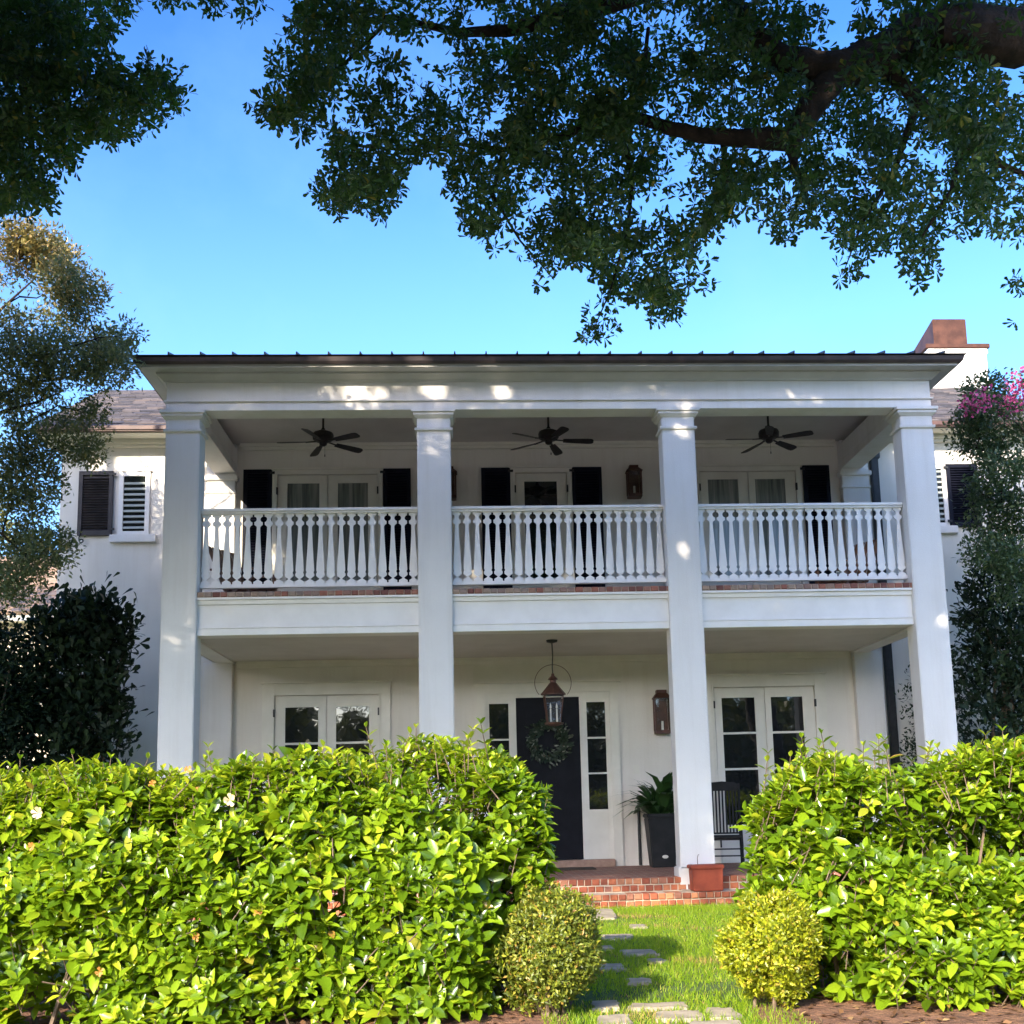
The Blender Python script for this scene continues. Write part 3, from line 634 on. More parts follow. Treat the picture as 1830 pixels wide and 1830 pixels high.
# ------------------------------------------------------------------ ceiling fans
def make_fan(loc, rz, label):
    t = thing('ceiling_fan', loc, label, 'ceiling fan', 'ceiling fans over the balcony', rz)
    a = MB(); a.lathe([(0.0,0.0),(0.085,0.0),(0.075,-0.05),(0.03,-0.085),(0.0,-0.085)], n=20); a.build('canopy', 'bronze', t, True, world=False)
    a = MB(); a.tube([(0,0,-0.08),(0,0,-0.28)], 0.017, 10); a.lathe([(0.02,-0.25),(0.05,-0.31),(0.02,-0.31)], n=16); a.build('downrod', 'bronze', t, True, world=False)
    a = MB(); a.lathe([(0.0,-0.30),(0.07,-0.30),(0.145,-0.335),(0.16,-0.37),(0.155,-0.43),(0.11,-0.465),(0.06,-0.48),(0.055,-0.515),(0.03,-0.535),(0.0,-0.535)], n=28); a.build('motor', 'bronze', t, True, world=False)
    for k in range(5):
        an = 2*math.pi*k/5; ca, sa = math.cos(an), math.sin(an); b = MB()
        def q(r, s, h): return (r*ca-s*sa, r*sa+s*ca, h)
        ol = [(0.22,0.045),(0.40,0.058),(0.60,0.068),(0.66,0.060),(0.685,0.035)]
        top = []; tilt = -0.24; z0 = -0.475
        rim = [(r, s) for r, s in ol]+[(r, -s) for r, s in reversed(ol)]
        n_ = len(rim)
        v = [q(r, s, z0+s*tilt+0.004-0.03*(r-0.2)) for r, s in rim]+[q(r, s, z0+s*tilt-0.004-0.03*(r-0.2)) for r, s in rim]
        b.add(v, [list(range(n_)), list(range(2*n_-1, n_-1, -1))]+[(i,i+n_,(i+1)%n_+n_,(i+1)%n_) for i in range(n_)])
        b.bar(q(0.09,0,-0.462), q(0.26,0,z0-0.006), 0.03, 0.012)
        b.build('blade', 'bronze', t, world=False)
    a = MB(); a.tube([(0.03,0.0,-0.53),(0.03,0,-0.66)], 0.002, 5); a.lathe([(0.0,-0.70),(0.008,-0.695),(0.008,-0.665),(0.0,-0.66)], (0.03,0,0), 8); a.build('pull_chain', 'bronze', t, world=False)
    return t
fan = make_fan((1.935, 1.53, 7.30), R(38), 'dark five-blade ceiling fan over the balcony left bay')
for x, rz, lb in ((5.35, R(0), 'dark five-blade ceiling fan over the balcony middle bay, above the single glazed door'), (8.76, R(40), 'dark five-blade ceiling fan over the balcony right bay, nearest the chimney')):
    c = copy_tree(fan); c.location = (x, 1.53, 7.30); c.rotation_euler = (0, 0, rz); c['label'] = lb

# ------------------------------------------------------------------ lanterns
hl = thing('hanging_lantern', (5.29, 1.2, 3.70), 'aged copper lantern hanging by a rod in a thin hoop before the front door', 'lantern')
a = MB(); a.lathe([(0,0),(0.085,0.0),(0.075,-0.03),(0.02,-0.045),(0,-0.045)], n=20); a.build('canopy', 'iron', hl, True, world=False)
a = MB(); a.tube([(0,0,-0.04),(0.006,0,-0.24),(-0.004,0,-0.40),(0,0,-0.52)], 0.009, 8); a.build('rod', 'iron', hl, True, world=False)
a = MB(); a.ring((0,0,-0.625), 0.265, 0.005, 48, 6, a0=R(-40), a1=R(220)); a.build('hoop', 'agedcopper', hl, True, world=False)
a = MB(); a.lathe([(0,-0.48),(0.02,-0.49),(0.024,-0.52),(0.055,-0.55),(0.075,-0.575),(0.045,-0.585),(0.045,-0.62),(0.085,-0.67),(0.15,-0.75),(0.185,-0.79),(0.185,-0.80),(0.15,-0.805),(0,-0.805)], n=8); a.build('lantern_roof', 'agedcopper', hl, world=False)
a = MB()
for k in range(4):
    an = R(45+90*k); a.bar((0.19*math.cos(an),0.19*math.sin(an),-0.805),(0.13*math.cos(an),0.13*math.sin(an),-1.20), 0.012, 0.012)
a.lathe([(0.0,-1.20),(0.14,-1.20),(0.13,-1.23),(0.05,-1.25),(0,-1.25)], n=8); a.build('lantern_frame', 'agedcopper', hl, world=False)
a = MB(); a.frustum((-0.088,0.088,-0.088,0.088), -1.195, (-0.128,0.128,-0.128,0.128), -0.81); a.build('lantern_glass', 'clear', hl, world=False)
for dx in (-0.045, 0.045):
    a = MB(); a.tube([(dx,0,-1.19),(dx,0,-1.0)], 0.012, 8); a.lathe([(0.0,-1.0),(0.016,-0.985),(0.012,-0.95),(0.0,-0.91)], (dx,0,0), 10); a.build('candle', 'bulb', hl, True, world=False)
def wall_lantern(loc, h, w_, label, first=[None]):
    t = thing('wall_lantern', loc, label, 'lantern', 'copper wall lanterns on the house front')
    d = w_*0.8
    a = MB(); a.box(-w_*0.38, w_*0.38, -0.02, 0, 0.0, h*0.9); a.build('back_plate', 'agedcopper', t, world=False, bevel=0.004)
    a = MB(); a.frustum((-w_*0.55,w_*0.55,-d-0.03,0.0), h*0.80, (-w_*0.30,w_*0.30,-d*0.75,-0.02), h*0.93); a.box(-w_*0.30, w_*0.30, -d*0.75, -0.02, h*0.93, h); a.build('lantern_roof', 'agedcopper', t, world=False, bevel=0.003)
    a = MB()
    for sx in (-1, 1):
        for yy in (-d, -0.03): a.box(sx*w_*0.44-0.010, sx*w_*0.44+0.010, yy, yy+0.02, 0.05, h*0.80)
    a.box(-w_*0.46, w_*0.46, -d-0.01, -0.02, 0.0, 0.05); a.build('lantern_frame', 'agedcopper', t, world=False)
    a = MB(); a.box(-w_*0.42, w_*0.42, -d+0.008, -0.035, 0.052, h*0.795); a.build('lantern_glass', 'clear', t, world=False)
    a = MB(); a.tube([(0,-d/2,0.05),(0,-d/2,0.20)], 0.018, 8); a.build('candle', 'bulb', t, world=False)
wall_lantern((7.165, YW-0.001, 2.42), 0.70, 0.27, 'copper wall lantern beside the front door, half behind a column')
wall_lantern((6.86, YW-0.001, 6.32), 0.55, 0.25, 'dark wall lantern on the balcony wall, fully in view right of the middle door')
wall_lantern((3.80, YW-0.001, 6.32), 0.55, 0.25, 'dark wall lantern on the balcony wall, nearly hidden behind a column')

# ------------------------------------------------------------------ wreath, plate, mat
wr = thing('door_wreath', (5.325, YW-0.05, 2.335), 'round leafy wreath with pale flowers hanging on the dark front door', 'wreath')
n = 620; th = rng.uniform(0, 2*np.pi, n); rr = 0.245+rng.normal(0, 0.05, n)
P = np.stack([5.325+rr*np.cos(th), YW-0.07-np.abs(rng.normal(0, 0.025, n)), 2.335+rr*np.sin(th)], 1)
D = np.stack([np.cos(th)+rng.normal(0,.6,n)-np.sin(th)*0.8, -0.5+rng.normal(0,.3,n), np.sin(th)+rng.normal(0,.6,n)+np.cos(th)*0.8], 1)
Nn = np.stack([rng.normal(0,.4,n), -np.ones(n), rng.normal(0,.4,n)], 1)
rb = MB(); rb.ring((5.325, YW-0.055, 2.335), 0.24, 0.022, 40, 6); rb.build('wreath_ring', 'twig', wr)
leaf_mesh('wreath_foliage', P, D, Nn, rng.uniform(.05,.10,n), rng.uniform(.025,.045,n), QUAD, ['wreathleaf'], wr)
pl = MB(); pl.box(6.68, 6.775, YW-0.02, YW-0.001, 1.79, 1.93); pl.box(6.705, 6.75, YW-0.026, YW-0.0205, 1.82, 1.90)
tag(pl.build('wall_switch', 'cream', None, bevel=0.004), 'small pale square switch plate on the wall right of the front door', 'switch')
cd = MB(); cd.tube([(6.735, YW-0.03, 0.36), (6.735, YW-0.03, 0.9), (6.74, YW-0.03, 1.28)], 0.024, 8)
tag(cd.build('drain_pipe', 'iron'), 'thin black upright pipe on the wall just left of the tall black planter', 'pipe')
dm = MB(); dm.box(4.95, 5.95, 2.25, 2.75, 0.353, 0.372)
tag(dm.build('doormat', 'mat', None, bevel=0.006), 'dark doormat lying on the brick porch before the front door', 'doormat')

# ------------------------------------------------------------------ planter with plant
px, py = 6.99, 2.5
pt = thing('planter', (px, py, 0.353), 'tall tapered black square planter with a pale oval badge, on the porch', 'planter')
a = MB(); a.frustum((px-0.175,px+0.175,py-0.175,py+0.175), 0.353, (px-0.225,px+0.225,py-0.225,py+0.225), 1.10); a.build('pot', 'glaze', pt, bevel=0.012)
a = MB(); a.box(px-0.24, px+0.24, py-0.24, py+0.24, 1.101, 1.16); a.build('rim', 'glaze', pt, bevel=0.012)
a = MB(); 
c0 = at(1189, 1531, py-0.19); nn = 20
a.prism_y([(c0[0]+0.045*math.cos(2*math.pi*i/nn), c0[2]+0.026*math.sin(2*math.pi*i/nn)) for i in range(nn)], py-0.205, py-0.178); a.build('badge', 'plate', pt)
a = MB(); a.box(px-0.2, px+0.2, py-0.2, py+0.2, 1.10, 1.135); a.build('potting_soil', 'soil', pt)
ap = thing('cast_iron_plant', (px, py, 1.13), 'green plant with broad arching strap leaves growing in the black planter', 'plant')
n = 105; th = rng.uniform(0, 2*np.pi, n); el = rng.uniform(R(5), R(80), n)
D = np.stack([np.cos(th)*np.cos(el), np.sin(th)*np.cos(el), np.sin(el)], 1)
base = np.stack([px+rng.uniform(-.1,.1,n), py+rng.uniform(-.1,.1,n), np.full(n, 1.10)], 1); stem = rng.uniform(0.10, 0.28, n)
sm = MB()
for i in range(n): sm.tube([base[i], base[i]+D[i]*stem[i]], 0.006, 4, cap=False)
sm.build('leaf_stalk', 'strap', ap)
leaf_mesh('foliage', base+D*stem[:,None], D*np.array([1,1,.55])+np.array([0,0,.12]), np.array([[0,0,1.]])+0.4*D*np.array([-1,-1,0]), rng.uniform(.38,.60,n), rng.uniform(.09,.14,n), STRAP, ['strap'], ap)
# terracotta box at the column foot
tc = thing('terracotta_pot', (7.11, -0.15, 0.18), 'square terracotta pot with a thick rim at the foot of a column', 'flower pot')
a = MB(); a.frustum((6.93,7.315,-0.29,-0.018), 0.181, (6.92,7.32,-0.292,-0.016), 0.46); a.build('pot', 'terracotta', tc, bevel=0.008)
a = MB(); a.box(6.90, 7.335, -0.31, -0.015, 0.461, 0.512); a.build('rim', 'terracotta', tc, bevel=0.01)
a = MB(); a.tube([(7.02,-0.15,0.50),(7.02,-0.15,0.60),(7.03,-0.15,0.635),(7.045,-0.15,0.64)], 0.005, 5); a.build('twig', 'twig', tc)

# ------------------------------------------------------------------ rocking chair and balcony chairs
rc = thing('rocking_chair', (7.86, 2.05, 0.353), 'black slatted wooden rocking chair on the porch behind the hedge', 'chair', None, R(-14))
def part(nm, mb, mt, par): return mb.build(nm, mt, par, world=False, bevel=0.004)
a = MB(); a.obox((0,-0.02,0.43), (0.27,0,0), (0,0.25,-0.03), (0,0.002,0.018)); part('seat', a, 'blackwood', rc)
for sx in (-1, 1):
    a = MB(); pts = []
    for i in range(13):
        yy = -0.48+i*0.09; pts.append((sx*0.27, yy, 0.022+0.16*(yy-0.02)**2))
    for i in range(12): a.bar(pts[i], pts[i+1], 0.035, 0.04)
    part('rocker', a, 'blackwood', rc)
    a = MB(); a.tube([(sx*0.27,-0.24,0.04),(sx*0.27,-0.24,0.30),(sx*0.27,-0.25,0.66)], [0.02,0.024,0.018], 10); part('front_leg', a, 'blackwood', rc)
    a = MB(); a.tube([(sx*0.25,0.22,0.04),(sx*0.25,0.24,0.45),(sx*0.25,0.40,1.24)], [0.02,0.024,0.018], 10); part('back_post', a, 'blackwood', rc)
    a = MB(); a.obox((sx*0.29,-0.03,0.675), (0.05,0,0), (0,0.31,0.01), (0,0,0.014)); part('armrest', a, 'blackwood', rc)
a = MB()
for i in range(9):
    x = -0.20+i*0.05; a.bar((x,0.245,0.50),(x,0.385,1.14), 0.026, 0.014, (0,1,0))
a.bar((-0.25,0.24,0.49),(0.25,0.24,0.49), 0.05, 0.025); part('back_slats', a, 'blackwood', rc)
a = MB(); a.prism_y([(-0.27,1.13),(0.27,1.13),(0.27,1.22),(0.18,1.26),(0,1.275),(-0.18,1.26),(-0.27,1.22)], 0.375, 0.405); part('top_rail', a, 'blackwood', rc)
a = MB()
for z in (0.17, 0.27): a.bar((-0.27,-0.24,z),(0.27,-0.24,z), 0.02, 0.02)
for sx in (-1,1): a.bar((sx*0.27,-0.24,0.22),(sx*0.255,0.23,0.22), 0.02, 0.02)
part('stretcher', a, 'blackwood', rc)
def lounge_chair(loc, rz, label):
    t = thing('lounge_chair', loc, label, 'chair', 'wooden lounge chairs on the balcony', rz)
    for sx in (-1, 1):
        a = MB(); a.bar((sx*0.30,-0.35,0.0),(sx*0.30,-0.30,0.52), 0.05, 0.04, (0,1,0)); part('leg', a, 'teak', t)
        a = MB(); a.bar((sx*0.30,0.42,0.0),(sx*0.30,-0.40,0.40), 0.05, 0.04, (0,1,0)); part('leg', a, 'teak', t)
        a = MB(); a.bar((sx*0.31,-0.42,0.54),(sx*0.31,0.35,0.60), 0.09, 0.03); part('armrest', a, 'teak', t)
    a = MB()
    for i in range(6): a.bar((-0.27,-0.33+i*0.09,0.36-i*0.016),(0.27,-0.33+i*0.09,0.36-i*0.016), 0.075, 0.02)
    part('seat', a, 'teak', t)
    a = MB()
    for i in range(6): a.bar((-0.25+i*0.10,0.14,0.28),(-0.26+i*0.104,0.46,0.98), 0.08, 0.02, (0,1,0))
    part('backrest', a, 'teak', t)
    return t
lc = lounge_chair((0.80, 1.5, 4.245), R(62), 'brown wooden lounge chair at the left end of the balcony, facing the middle')
c = copy_tree(lc); c.location = (9.82, 1.5, 4.245); c.rotation_euler = (0, 0, R(-62)); c['label'] = 'brown wooden lounge chair at the right end of the balcony, near the downspout'

# ------------------------------------------------------------------ stepping stones
def stone(quad, label):
    c = [atz(x, y, 0.02) for x, y in quad]; P = []
    n_ = len(c)
    for i in range(n_):
        p, q_ = c[i][:2], c[(i+1) % n_][:2]
        for t in (0.08, 0.36, 0.64, 0.92): P.append(tuple(p+(q_-p)*t+rng.normal(0, 0.015, 2)))
    m = MB(); m.prism_z(P, 0.0, 0.026, inset=0.03)
    tag(m.build('stepping_stone', 'stone', None, bevel=0.006), label, 'stone', 'flat stones of the path through the lawn')
for q_, lb in ((((1038,1626),(1097,1624),(1103,1641),(1040,1643)), 'flat pale stone in the grass right at the foot of the brick steps'),
    (((1075,1671),(1130,1669),(1132,1677),(1076,1679)), 'thin pale stone in the grass, second row below the brick steps'),
    (((1125,1653),(1152,1652),(1155,1657),(1127,1658)), 'tiny pale stone alone in the grass below the steps, right of the row'),
    (((1106,1698),(1168,1697),(1182,1706),(1118,1708)), 'long grey stone at the edge of the bush shadow on the lawn'),
    (((1066,1691),(1094,1690),(1096,1696),(1068,1697)), 'small grey stone just left of the long grey stone'),
    (((1062,1724),(1110,1722),(1122,1733),(1064,1735)), 'wide grey stone in the shade beside the left boxwood'),
    (((1156,1714),(1184,1713),(1190,1719),(1160,1721)), 'small stone on the edge of sun and shade right of the wide grey stone'),
    (((1120,1749),(1160,1748),(1166,1757),(1124,1758)), 'half-buried brownish stone in the lawn between the two boxwoods'),
    (((1062,1790),(1104,1788),(1108,1802),(1062,1804)), 'shaded stone at the foot of the left boxwood'),
    (((1122,1794),(1222,1791),(1234,1800),(1126,1803)), 'long broad pale slab across the front of the path'),
    (((1168,1808),(1250,1806),(1262,1820),(1174,1824)), 'broad pale slab in the front row, middle one of three'),
    (((1260,1802),(1312,1801),(1324,1818),(1270,1821)), 'broad pale slab beside the right boxwood'),
    (((1076,1816),(1124,1812),(1130,1830),(1070,1834)), 'broad pale slab at the front left of the path'),
    (((1226,1826),(1325,1823),(1340,1850),(1232,1852)), 'big cream slab cut off by the bottom of the view')): stone(q_, lb)

# ------------------------------------------------------------------ hedges
def hedge(name, x0, x1, yf, yb, label, seed, n_sh, flowers, top_h, front):
    g = np.random.default_rng(seed)
    t = thing(name, ((x0+x1)/2, (yf+yb)/2, 0), label, 'hedge')
    # surface of a soft box: sample points on shell
    P = []; NN = []
    n = n_sh*3
    u = g.uniform(0, 1, n); x = x0+(x1-x0)*u
    which = g.choice(4, n, p=[0.46, 0.40, 0.08, 0.06])
    zc = g.uniform(0.05, 1, n); yy = g.uniform(0, 1, n)
    Z = np.zeros(n); Y = np.zeros(n); nx = np.zeros(n); ny = np.zeros(n); nz = np.zeros(n)
    T = np.array([top_h(a) for a in x])
    m0 = which == 0; Z[m0] = zc[m0]*T[m0]; Y[m0] = np.array([front(a) for a in x[m0]])+0.16*np.maximum(0, zc[m0]-0.72)/0.28*zc[m0]; ny[m0] = -1; nz[m0] = 0.25+0.9*np.maximum(0, zc[m0]-0.75)*3
    m1 = which == 1; F1 = np.array([front(a) for a in x[m1]])+0.12; Y[m1] = F1+(yb-F1)*yy[m1]; Z[m1] = T[m1]; nz[m1] = 1; ny[m1] = -0.1
    m2 = which == 2; Y[m2] = yb; Z[m2] = zc[m2]*T[m2]; ny[m2] = 1; nz[m2] = .3
    m3 = which == 3; e = g.uniform(0, 1, n) < 0.5
    x[m3] = np.where(e[m3], x0, x1); Y[m3] = yf+0.45+(yb-yf-0.45)*yy[m3]; T3 = np.array([top_h(a) for a in x[m3]]); Z[m3] = zc[m3]*T3; nx[m3] = np.where(e[m3], -1, 1); nz[m3] = .3
    Pn = np.stack([x, Y, Z], 1); Nv = unit(np.stack([nx, ny, nz], 1)+1e-6)
    Lm = lump(Pn*np.array([1,1,1.15]), 3.6, seed)
    Pn = Pn + Nv*(0.085*np.clip(Lm, -2, 1.5))[:,None]
    # push inwards for depth, thin out the hollows
    dep = np.where(g.random(n) < .23, g.uniform(.26, .6, n), g.exponential(0.08, n)); keep = (Lm > -0.95+g.normal(0, .45, n)) | (dep > .25)
    Pn = Pn - Nv*dep[:,None]; Pn = Pn[keep][:n_sh]; Nv = Nv[keep][:n_sh]; dep = dep[keep][:n_sh]; n = len(Pn)
    # a shoot = whorl of leaves around a twig pointing outward/up
    tw = MB(); LP = []; LD = []; LN = []; LL = []; LW = []; LM = []
    ax = unit(Nv*0.8+np.array([0,-0.05,0.55])+g.normal(0, 0.38, (n, 3)))
    for i in range(n):
        top = Nv[i, 2] > 0.75
        k = g.integers(5, 9); spread = g.uniform(0.5, 1.1); a0 = g.uniform(0, 6.28)
        o1 = np.cross(ax[i], (0.3, 0.2, 0.9)); o1 /= np.linalg.norm(o1); o2 = np.cross(ax[i], o1)
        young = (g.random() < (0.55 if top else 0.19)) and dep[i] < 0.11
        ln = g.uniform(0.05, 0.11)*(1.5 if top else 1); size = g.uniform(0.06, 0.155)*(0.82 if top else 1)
        base = Pn[i]-ax[i]*ln
        if i % 2 == 0: tw.tube([base-ax[i]*0.10, Pn[i]], [0.005, 0.003], 4, 2, cap=False)
        for j in range(k):
            f_ = j/k; an = a0+j*2.4; rad = math.cos(an)*o1+math.sin(an)*o2
            d_ = unit(ax[i]*(0.15+1.1*f_*f_)+rad*spread)
            LP.append(base+ax[i]*ln*(0.1+0.9*f_)); LD.append(d_); LN.append(ax[i]*1.0+g.normal(0, .18, 3)+np.array([0,0,.25]))
            s_ = size*(1.05-0.45*f_)*g.uniform(.8, 1.15); LL.append(s_); LW.append(s_*g.uniform(.40, .54)); LM.append(1 if young and f_ > 0.15 else 0)
    for i in range(int((x1-x0)*26)):
        a = g.uniform(x0+.05, x1-.05); b = g.uniform(front(a)+.10, yb); h = g.uniform(.04, .15)*(1.25 if g.random() < .15 else 1)
        p = np.array([a, b, top_h(a)-.06+.05*g.normal()]); dr = unit(np.array([g.normal(0,.28), g.normal(-.08,.25), 1.0])); p1 = p+dr*(h+.06)
        tw.tube([p-dr*.1, p1], [0.005, 0.0025], 4, 2, cap=False); a0 = g.uniform(0, 6.28); nn_ = max(2, int(h/.045)); yg = g.random() < .75
        for q_ in range(nn_+1):
            for e_ in (0, math.pi):
                an = a0+e_+q_*1.57; rad = np.array([math.cos(an), math.sin(an), 0]); up_ = .35+.75*q_/nn_
                LP.append(p+dr*(h+.05)*(q_+.4)/(nn_+.4)); LD.append(unit(rad+np.array([0,0,up_]))); LN.append(np.array([0,0,1.])-rad*.4*up_+g.normal(0,.15,3))
                s_ = g.uniform(.075, .115)*(1-.35*q_/nn_); LL.append(s_); LW.append(s_*g.uniform(.36,.46)); LM.append(1 if yg else 0)
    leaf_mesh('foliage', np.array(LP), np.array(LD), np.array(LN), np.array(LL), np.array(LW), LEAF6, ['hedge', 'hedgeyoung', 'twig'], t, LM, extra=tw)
    br = MB()
    for i in range(int((x1-x0)*9)):
        a = g.uniform(x0+.4, x1-.4); b = g.uniform(front(a)+.25, yb-.2); h = top_h(a)
        p0 = np.array([a, b, 0.0]); p1 = p0+np.array([g.normal(0,.08), g.normal(0,.06), h*0.4]); p2 = p1+np.array([g.normal(0,.16), g.normal(0,.14), h*0.42])
        br.tube([p0, p1, p2], [0.018, 0.012, 0.006], 5)
        for q_ in range(3):
            tt = g.uniform(.2, .9); s0 = p0+(p1-p0)*tt; br.tube([s0, s0+np.array([g.normal(0,.2), -g.uniform(.05,.3), g.uniform(.05,.3)])], [0.008, 0.004], 4)
    br.build('branch', 'twig', t)
    for (fx, fy, kind) in flowers:
        p = at(fx, fy, yf+0.02 if fy > 1420 else yf+0.25); k = 7; a0 = g.uniform(0, 6)
        an = a0+np.arange(k)*2*np.pi/k; s_ = 0.042 if kind else 0.026
        D = np.stack([np.cos(an), np.full(k, -0.55), np.sin(an)], 1)+g.normal(0, .2, (k, 3))
        leaf_mesh('flower', np.tile(p+np.array([0,-0.06,0]), (k, 1)), D, np.tile([0,-1.,0.2], (k, 1)), np.full(k, s_)*g.uniform(.8,1.2,k), np.full(k, s_*.75), OBOV, ['petal' if kind else 'wilted'], t)
    return t
def top_left(x): return 1.555+0.03*math.sin(x*2.1+0.5)+0.03*math.sin(x*5.3)+(0.10*max(0, min(1, (x-2.6)/1.2)))-(max(0, x-4.1)/0.5)**2*0.32
def top_right(x): return 1.56+0.02*math.sin(x*2.4+1)+0.025*math.sin(x*5.0)-(max(0, 6.5-x)/0.55)**2*0.30-0.05*max(0, x-7.2)
hedge('hedge', -1.6, 4.50, -8.0, -6.8, 'long leafy green hedge with cream and orange blossoms, left of the lawn gap', 5, 8000,
      [(75,1453,1),(415,1430,1),(237,1418,0),(277,1400,0),(360,1412,0),(430,1405,0),(455,1408,0),(340,1375,0),(398,1627,0),(355,1672,0),(465,1630,0),(184,1734,0),(64,1512,0)], top_left, lambda x: -8.0+0.55*max(0, min(1, (x-4.0)/0.55))**1.5)
hedge('hedge', 6.10, 11.6, -8.0, -6.75, 'leafy yellow-green hedge without blossoms, right of the lawn gap', 9, 7400, [], top_right, lambda x: -8.18+0.66*max(0, min(1, (6.9-x)/0.8))**1.3)

# boxwoods
def boxwood(c, rx, ry, h, label, seed, lean, mt='box'):
    g = np.random.default_rng(seed); t = thing('boxwood', (c[0], c[1], 0), label, 'bush', 'small clipped boxwood bushes at the lawn gap')
    n = 10500; d = unit(g.normal(size=(n*2, 3))); d = d[d[:,2] > -0.93][:n]; n = len(d)
    lm = lump(d*1.0, 5.0, seed); r = (1+0.13*np.clip(lm, -2, 2))*(1-g.exponential(0.10, n))
    lob = g.integers(0, 5, n); lo_ = g.normal(0, .17, (5, 3))*np.array([1,1,.5]); d = d*0.90+lo_[lob]*0.9
    z = 0.53*h+0.47*h*d[:,2]*r*1.0
    taper = np.clip(0.74+0.30*(z/h)/0.5, 0.74, 1.0)
    P = np.stack([c[0]+rx*d[:,0]*r*taper+lean*z, c[1]+ry*d[:,1]*r*taper, z], 1); k = (lm > -0.85+g.normal(0, .5, n)) & (z > 0.05); P = P[k]; dd = d[k]; n = len(P)
    D = unit(dd*0.7+np.array([0,0,.6])+g.normal(0, .6, (n, 3)))
    m = 3; P3 = np.repeat(P, m, 0)+g.normal(0, .012, (n*m, 3)); D3 = unit(np.repeat(D, m, 0)+g.normal(0, .7, (n*m, 3)))
    leaf_mesh('foliage', P3, D3, np.repeat(dd, m, 0)+g.normal(0, .5, (n*m, 3))+np.array([0,0,.3]), g.uniform(.020,.042,n*m), g.uniform(.012,.021,n*m), QUAD, [mt], t, smooth=False)
    br = MB()
    for i in range(16):
        p0 = np.array([c[0]+g.normal(0,.05), c[1]+g.normal(0,.05), 0.0]); a = g.uniform(0, 6.28); e = np.array([c[0]+rx*.7*math.cos(a)+lean*h*.6, c[1]+ry*.7*math.sin(a), h*g.uniform(.35,.75)])
        br.tube([p0, (p0*0.5+e*0.5)+g.normal(0,.04,3), e], [0.014, 0.009, 0.004], 5)
    br.build('branch', 'twig', t)
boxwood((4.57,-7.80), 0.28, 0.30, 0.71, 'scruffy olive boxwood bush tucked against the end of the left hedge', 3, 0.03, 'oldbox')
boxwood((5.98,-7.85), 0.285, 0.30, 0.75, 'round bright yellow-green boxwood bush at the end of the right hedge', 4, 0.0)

# ------------------------------------------------------------------ grass
n = 95000; gx = rng.uniform(3.6, 8.2, n); gy = -8.9+8.55*rng.random(n)**1.05
P = np.stack([gx, gy, np.zeros(n)], 1); lm = lump(P, 2.4, 21)
stones = [(o.bound_box, o) for o in C.objects if o.name.startswith('stepping_stone')]
keep = (lm > -1.9+rng.normal(0, .7, n))
for o in [s_[1] for s_ in stones]:
    v = np.array([q.co[:2] for q in o.data.vertices]); a, b = v.min(0), v.max(0)
    ins = (gx > a[0]+.03) & (gx < b[0]-.03) & (gy > a[1]+.03) & (gy < b[1]-.03); keep &= ~(ins & (rng.random(n) < .985))
keep &= ~((gy < -6.4) & ((gx < 4.5) | (gx > 6.05)))
P = P[keep]; n = len(P)
D = unit(np.stack([rng.normal(0,.42,n), rng.normal(0,.42,n), np.ones(n)], 1)); an = rng.uniform(0, 6.28, n)
GR = ([(0,0.5,0),(0,-0.5,0),(0.55,0.35,0.02),(0.55,-0.35,0.02),(1,0,0.14)], [(0,1,3,2),(2,3,4)])
tag(leaf_mesh('grass', P, D, np.stack([np.cos(an), np.sin(an), np.zeros(n)], 1), rng.uniform(.025,.065,n)*(1+.15*lm[keep].clip(-1.5,1.5)), rng.uniform(.004,.007,n), GR, ['grass', 'drygrass'], None, (rng.random(n) < np.clip((lump(P, 3.3, 8)-1.0)*.45, .01, .7)).astype(int), smooth=False), kind='stuff')

n = 2600; lx = rng.uniform(-2, 12, n); ly = rng.uniform(-8.9, -7.3, n); k_ = (lx < 4.4) | (lx > 6.0); lx, ly = lx[k_], ly[k_]; n = len(lx)
tag(leaf_mesh('leaf_litter', np.stack([lx, ly, np.full(n, .028)], 1), np.stack([rng.normal(size=n), rng.normal(size=n), rng.normal(0,.15,n)+.1], 1), np.stack([rng.normal(0,.3,n), rng.normal(0,.3,n), np.ones(n)], 1), rng.uniform(.03,.09,n), rng.uniform(.015,.04,n), QUAD, ['litter']), kind='stuff')
SD = np.array(SUN_DIR)/-SUN_DIR.z*-1; SDk = np.array(SUN_DIR)/abs(SUN_DIR.z)
# openings cut in the crown so that the sun reaches the house : (point on the house, radius)
OPEN = [((3.66,0,7.08),.20), ((3.70,0,6.98),.12), ((4.62,0,7.03),.15), ((0.10,3.0,6.25),.5), ((0.10,3.0,5.7),.4), ((-1.0,3.2,7.02),.20), ((-1.5,3.2,7.05),.22), ((-0.5,3.2,6.95),.16), ((-1.15,3.2,6.75),.12), ((-2.0,3.2,7.05),.16), ((-0.75,3.2,6.6),.09), ((-0.3,3.2,7.1),.12),
        ((7.05,0,4.75),.14), ((10.5,0,4.15),.15), ((10.6,0,3.72),.17), ((7.1,0,6.45),.16), ((7.2,0,6.75),.12), ((8.3,0,4.0),.12), ((12.2,3.2,7.15),.5), ((12.4,3,8.2),1.0), ((13.9,6.2,9.8),1.6), ((-2.0,-.8,9.3),1.2), ((-3,-.8,8.3),1.0), ((-1.6,-.8,8.9),1.1), ((-2.3,-.8,8.6),1.1), ((-1.3,-.8,7.6),.5)]
def open_ok(c, rays=None):
    k = np.ones(len(c), bool)
    for p, r in (OPEN if rays is None else rays):
        d = c-np.array(p); t = d@SDk/(SDk@SDk); q = d-t[:,None]*SDk; k &= (np.linalg.norm(q, axis=1) > r*(0.85+0.3*rng.random(len(c)))) | (t > 0.2)
    return k
